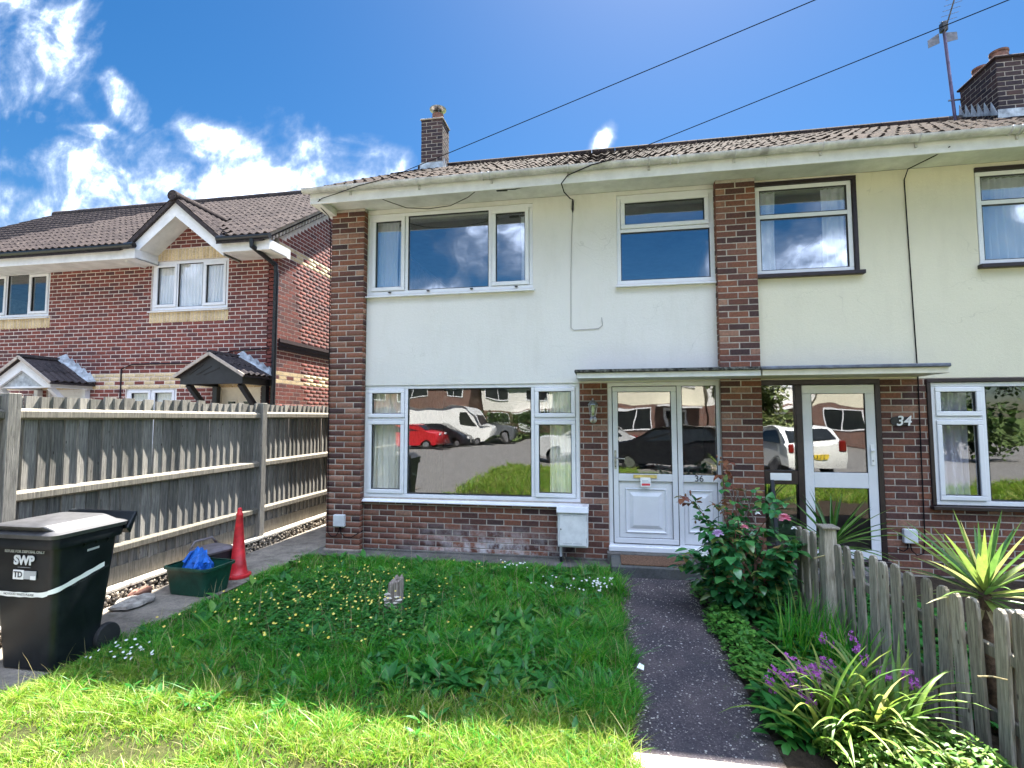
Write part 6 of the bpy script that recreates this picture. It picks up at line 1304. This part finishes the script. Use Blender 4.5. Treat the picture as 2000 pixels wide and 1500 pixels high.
V, F_ = blades(5500, -4.0, 0.26, -4.88, -0.2, lambda x, y: keep_lawn(x, y)*(np.where(y < -3.1, 0.5, 0.12)+3.5*bare(x, y)), lambda x, y: 0.7*h_lawn(x, y)+0.03, 0.004, (0.4, 1.6))
stuff_mesh('dry_grass', V, F_, 'dry_grass', 'dry straw coloured grass stalks lying through the lawn', 'grass')
V, F_ = blades(150000, -3.5, 12, -12.6, -4.9, lambda x, y: np.where((y > -8.4+0.5*(fbm(x, y, .8, 3)-.5)) | ((x < 1.0) & (y > -12.3+0.8*(fbm(x, y, .8, 3)-.5))), np.clip(1.6*fbm(x, y, 0.9, 6)-.25, .1, 1), 0), lambda x, y: 0.06+0.14*fbm(x, y, 1, 4), 0.012, (0.2, 1.2), tuft=25)
stuff_mesh('verge_grass', V, F_, 'grass_sunlit', 'rough grass of the roadside verge mirrored in the windows', 'grass')
V, F_ = blades(900, -3.8, 0.2, -4.3, -0.4, lambda x, y: keep_lawn(x, y), lambda x, y: 0.16+0.14*fbm(x, y, 3, 61), 0.0032, (0.1, 0.5))
stuff_mesh('seed_stalks', V, F_, 'dry_grass', 'thin pale grass seed stalks standing above the lawn', 'grass')
# weeds among the grass
WL_ = [leaf_base(0.11, 0.034, 5, 0.25, c_, wp=0.6) for c_ in (0.2, 0.5)]+[leaf_base(0.15, 0.06, 5, 0.25, 0.35, wp=0.5)]
wi = []
for k in range(620):
    x, y_ = U(-3.7, 0.1), U(-3.6, -0.35)
    if k % 3 == 0: x, y_ = U(-1.6, 0.0), U(-3.2, -1.8)
    big_ = random.random() < 0.3 and y_ > -3.1
    for i in range(random.randint(5, 10)):
        an = U(0, 6.283); e_ = U(.15, 1.1); wi.append((WL_[2] if big_ else WL_[i % 2], aim((x+U(-.02, .02), y_+U(-.02, .02), 0.02), (math.cos(an)*math.cos(e_), math.sin(an)*math.cos(e_), math.sin(e_)), s=U(.35, 1.1))))
V, F_ = join_inst(wi); stuff_mesh('lawn_weeds', V, F_, 'weed', 'dock and dandelion leaves growing in the front lawn', 'weed')
bl = []
for k in range(5200):
    a_ = U(0, 6.283); q_ = math.sqrt(U(0, 1)); x, y_ = -2.35+1.05*q_*math.cos(a_), -1.85+0.95*q_*math.sin(a_); an = U(0, 6.283); e_ = U(-.1, .7)
    bl.append((random.choice(HL), aim((x, y_, U(.02, .10)), (math.cos(an)*math.cos(e_), math.sin(an)*math.cos(e_), math.sin(e_)), s=U(.6, 1.05))))
V, F_ = join_inst(bl); stuff_mesh('buttercup_leaves', V, F_, 'weed', 'dark low buttercup foliage around the stump', 'weed')
def little_flowers(name, pts, r_, n, mat, label, stemz):
    m_ = MB()
    for (x, y_, z) in pts:
        nrm = Vector((U(-.5, .5), U(-.9, .1), 1)).normalized(); u_ = nrm.orthogonal().normalized(); v_ = nrm.cross(u_); c_ = Vector((x, y_, z)); rr_ = r_*U(.8, 1.2)
        for i in range(n):
            a_ = 2*math.pi*i/n; d_ = u_*math.cos(a_)+v_*math.sin(a_); e_ = nrm.cross(d_); w_ = rr_*2.2/n*1.25; m_.add([c_, c_+d_*rr_*.6-e_*w_+nrm*rr_*.25, c_+d_*rr_+nrm*rr_*.5, c_+d_*rr_*.6+e_*w_+nrm*rr_*.25], [(0, 1, 2, 3)])
    me = m_.mesh(name); me.materials.append(MT[mat]); o = bpy.data.objects.new(name, me); COL.objects.link(o); o['kind'] = 'stuff'; tag(o, label, 'flower')
pts = []
while len(pts) < 190:
    x, y_ = random.gauss(-2.45, 0.58), random.gauss(-2.05, 0.45)
    if -3.6 < x < -1.0 and -3.1 < y_ < -0.7 and math.hypot(x+1.93, y_+1.79) > 0.13: pts.append((x, y_, U(.13, .22)))
for c_ in ((-1.3, -0.75),): pts += [(c_[0]+U(-.2, .2), c_[1]+U(-.1, .1), .15) for _ in range(5)]
little_flowers('buttercup_flowers', pts, 0.0105, 5, 'buttercup', 'yellow buttercup flowers scattered on the lawn around the stump', 0.1)
pts = [(U(-.75, .08), U(-1.35, -0.90), U(.09, .14)) for _ in range(34)]+[(U(-.15, .05), U(-1.2, -1.05), U(.1, .15)) for _ in range(14)]+[(U(-1.2, -.85), U(-.62, -.45), U(.08, .13)) for _ in range(14)]+[(U(-3.62, -3.15), U(-3.25, -2.95), U(.07, .12)) for _ in range(26)]
little_flowers('daisies', pts, 0.011, 8, 'daisy', 'small white daisies in patches at the edges of the lawn', 0.1)
gi = []
for _ in range(900):
    x = U(0.16, 0.88); x = x if random.random() < .5 else (0.17+abs(random.gauss(0, .05)) if random.random() < .5 else 0.86-abs(random.gauss(0, .05))); s_ = U(.0025, .007); gi.append((random.choice(PB), Matrix.Translation((x, U(-3.45, -.5), 0.013)) @ Matrix.Rotation(U(0, 6), 4, 'Z') @ Matrix.Diagonal((s_*U(1, 2), s_, s_*.6, 1))))
V, F_ = join_inst(gi); stuff_mesh('loose_grit', V, F_, 'stone', 'pale loose grit and chippings scattered on the footpath', 'grit')
lp = MB().prism([(0.20, -2.66, 0.055), (0.245, -2.67, 0.045), (0.25, -2.635, 0.06), (0.22, -2.62, 0.068)], (0, 0, 0.003)).build('paper_scrap', 'paper', loc=(0.24, -2.64, 0.04)); tag(lp, 'white paper scrap on the grass edge beside the footpath', 'litter')

# ------------------------------------------------------------------ the street mirrored in the windows
def car(name, label, cx_, cy_, rot, mat, kind='hatch', plate=None, group='cars parked across the street'):
    T_ = thing(name, label, 'van' if kind == 'van' else 'car', (cx_, cy_, 0), group); T_.rotation_euler.z = rot
    ORG[T_.name] = Vector((0, 0, 0))
    if kind == 'van':
        prof = [(-2.75, .35), (-2.8, .5), (-2.8, 2.25), (-2.65, 2.42), (0.95, 2.42), (1.3, 2.30), (1.95, 1.40), (2.6, 1.15), (2.78, .85), (2.8, .4), (2.6, .32)]; W_ = 0.98; gl_ = [(0.75, 1.45), (0.75, 2.0), (1.25, 2.0), (1.72, 1.45)]; ws = [(1.32, 2.22), (1.93, 1.45)]; wx = (-1.75, 1.85); wr = 0.35
    else:
        prof = [(-1.95, .30), (-2.02, .55), (-1.98, .92), (-1.75, 1.02), (-1.35, 1.40), (-1.0, 1.47), (0.2, 1.47), (0.55, 1.38), (1.15, .98), (1.85, .85), (2.02, .62), (2.0, .32), (1.85, .25)]; W_ = 0.86; gl_ = [(-1.45, 1.0), (-1.15, 1.36), (0.45, 1.34), (1.0, .98)]; ws = [(0.58, 1.36), (1.13, 1.0)]; wx = (-1.25, 1.3); wr = 0.31
    m_ = MB(); n = len(prof); vs = []
    for yy_, ins in ((-W_, 1), (-W_*0.93, 0), (W_*0.93, 0), (W_, 1)):
        for x, z in prof: vs.append((x*(0.985 if ins else 1), yy_*(1 - (0.16 if (z > 1.1 and ins) else 0.0)*min(1, (z-0.9)/.5)) if z > 0.9 else yy_, z-(0.03 if ins and z > .6 else 0)))
    fs = [tuple(range(n)), tuple(3*n+i for i in range(n-1, -1, -1))]+[(j*n+i, (j+1)*n+i, (j+1)*n+(i+1) % n, j*n+(i+1) % n) for j in range(3) for i in range(n)]
    m_.add(vs, fs); m_.build('body', mat, T_, smooth='auto')
    for s in (-1, 1):
        q_ = [(x, s*(W_*(1-(0.16*min(1, max(0, (z-.9)/.5))))+0.006), z) for x, z in gl_]; MB().prism(q_ if s < 0 else q_[::-1], (0, 0.004*s, 0)).build('side_window', 'car_glass', T_)
        for x in wx:
            wo_ = MB().lathe((x, s*(W_-0.10), wr), [(wr*.6, -.1), (wr, -.1), (wr, .1), (wr*.6, .1)], 20, 'Y').build('wheel', 'tyre', T_, smooth='auto'); MB().lathe((x, s*(W_+0.0), wr), [(wr*.62, -.012), (wr*.6, 0.005*s), (wr*.15, .012*s)], 10, 'Y').build('rim', 'alloy', wo_)
        hx = prof[-3][0] if kind != 'van' else 2.74; MB().box(hx-0.06, hx+0.0, s*W_*0.55-0.16, s*W_*0.55+0.16, .68 if kind != 'van' else .92, .82 if kind != 'van' else 1.12).build('headlight', 'white_paint', T_, bevel=0.03)
        MB().box(prof[1][0]-0.012, prof[1][0]+0.08, s*(W_-.14)-0.10, s*(W_-.14)+0.10, .75, 1.0).build('tail_light', 'tail_light', T_, bevel=0.03)
    (xa, za), (xb, zb) = ws; MB().add([(xa+.02, -W_*.72, za), (xa+.02, W_*.72, za), (xb+.02, W_*.82, zb), (xb+.02, -W_*.82, zb)], [(0, 1, 2, 3)]).build('windscreen', 'car_glass', T_)
    if kind != 'van': MB().add([(-1.78, -W_*.78, 1.04), (-1.78, W_*.78, 1.04), (-1.40, W_*.70, 1.385), (-1.40, -W_*.70, 1.385)], [(3, 2, 1, 0)]).build('rear_window', 'car_glass', T_)
    if plate:
        pl = MB().box(-2.045, -2.03, -.26, .26, .60, .71).build('number_plate', 'yellow_plate', T_)
        text(plate, 0.115, 'black_paint', pl, Matrix.Translation((-2.048, 0, .655)) @ Matrix.Rotation(R(-90), 4, 'Z') @ FRONT, 'lettering', 0.001, bold=.001)
    return T_
car('white_van', 'white panel van parked across the street, mirrored in the big lower window', -9.9, -26.5, R(0), 'paint_white', 'van')
car('red_car', 'red car parked across the street, mirrored in the big lower window', -11.0, -21.5, R(0), 'paint_red')
car('black_car', 'black car parked between the red car and the white van, mirrored in the window', -10.2, -24.0, R(0), 'paint_black')
car('grey_car', 'dark grey car parked beyond the white van, mirrored in the window', -8.0, -29.0, R(0), 'paint_grey')
car('silver_car', 'silver car parked in the street, mirrored in the white front door', -0.7, -14.8, R(180), 'paint_silver')
car('dark_car', 'dark car parked in the street, mirrored in the white front door and side light', 2.3, -11.3, R(200), 'paint_black')
car('white_car', 'white hatchback with a yellow number plate, mirrored beside the two pane door', 5.6, -11.4, R(-90-12), 'paint_white', plate='2 LUK')
def far_house(label, x0, x1, yf, mat, group):
    T_ = thing('terrace_house', label, 'house', ((x0+x1)/2, yf, 0), group)
    MB().box(x0, x1, yf-7, yf, 0, 2.5).build('brick_wall', 'brick_far', T_); MB().box(x0+.002, x1-.002, yf-7, yf+0.002, 2.5, 5.0).build('upper_wall', mat, T_)
    MB().prism([(x0-.2, yf+.5, 4.95), (x0-.2, yf-3.5, 7.3), (x0-.2, yf-7.5, 4.95)], (x1-x0+.4, 0, 0)).build('roof', 'tile_brown', T_)
    w_ = (x1-x0)
    for (a_, b_, c_, d_) in ((.08, .45, 1.0, 2.3), (.08, .45, 3.4, 4.6), (.68, .92, 3.4, 4.6)):
        f_ = MB().ring(x0+a_*w_, x0+b_*w_, c_, d_, .08, yf+.003, yf+.06); f_.box(x0+(a_+b_)/2*w_-.03, x0+(a_+b_)/2*w_+.03, yf+.004, yf+.058, c_+.08, d_-.08); wo_ = f_.build('window', 'upvc', T_); MB().box(x0+a_*w_+.07, x0+b_*w_-.07, yf+.01, yf+.02, c_+.07, d_-.07).build('pane', 'car_glass', wo_)
    d_ = MB().box(x0+.6*w_, x0+.78*w_, yf+.003, yf+.07, .2, 2.2).build('door', 'upvc', T_); MB().box(x0+.62*w_, x0+.76*w_, yf+.07, yf+.075, 1.2, 2.05).build('pane', 'car_glass', d_)
    MB().box(x0+.52*w_, x0+.95*w_, yf, yf+.8, 2.3, 2.42).build('canopy', 'fascia_white', T_)
for k, (x0, x1, yf, mt_, lb_) in enumerate(((0.3, 5.8, -24.5, 'render_cream', 'opposite terrace house with white door mirrored in the front door glass'), (5.9, 11.4, -24.5, 'render_white', 'opposite terrace house mirrored in the two pane door'), (11.5, 17, -24.5, 'render_cream', 'opposite terrace house at the far right of the mirrored street'),
                                            (-12, -5, -42, 'render_white', 'brick and white house behind the parked van mirrored in the big window'), (-20, -12.2, -40, 'brick_far', 'brick house left of the mirrored parked van'), (-28, -20.2, -40, 'brick_far', 'brick house at the far left of the mirrored street'))):
    far_house(lb_, x0, x1, yf, mt_, 'houses across the street')
TLF = [leaf_base(0.22, 0.14, 2, 0.2, 0.2)]
def tree(name, label, cat, x, y_, h_, rx_, n, mat, trunk=True, base_z=0.0, box_=None):
    T_ = thing(name, label, cat, (x, y_, 0)); it_ = []
    cl = [(Vector((U(-1, 1)*rx_*.7, U(-1, 1)*rx_*.6, base_z+U(.15, .9)*(h_-base_z))), rx_*U(.3, .5)) for _ in range(14)]
    for k in range(n):
        if box_: p_ = Vector((U(-box_, box_), U(-rx_, rx_), U(0.05, h_)))
        else:
            c_, r_ = random.choice(cl); d_ = Vector((random.gauss(0, 1), random.gauss(0, 1), random.gauss(0, 1))).normalized(); p_ = c_+d_*r_*U(.6, 1)
        if p_.z < 0.03: continue
        it_.append((TLF[0], aim((x+p_.x, y_+p_.y, p_.z), (U(-1, 1), U(-1, 1), U(-.6, .8)), s=U(.8, 1.6)), T_, mat))
    pieces(T_, 'leaf', mat, it_, 0, 'crown'); 
    MB().tube([(x, y_, -.05), (x+.05, y_, h_*.4), (x, y_+.05, h_*.8)], [.16 if trunk else .05, .11 if trunk else .04, .03], 8).build('trunk', 'trunk', T_)
tree('hedge', 'green hedge along the far side of the street mirrored in the big window', 'hedge', -5.5, -31.5, 2.2, 0.9, 3500, 'tree_leaf', False, 0, 5.0)
tree('shrub', 'dark shrub beside the opposite house mirrored in the front door glass', 'shrub', -0.9, -22.5, 3.0, 1.5, 2500, 'tree_leaf', False)
tree('tree', 'pale leaved tree mirrored in the side light of the two pane door', 'tree', 6.4, -17.5, 4.4, 1.7, 3500, 'pale_tree_leaf')
tree('tree', 'dark tree mirrored in the far right ground floor window', 'tree', 14.5, -18, 5.5, 2.5, 4000, 'tree_leaf')
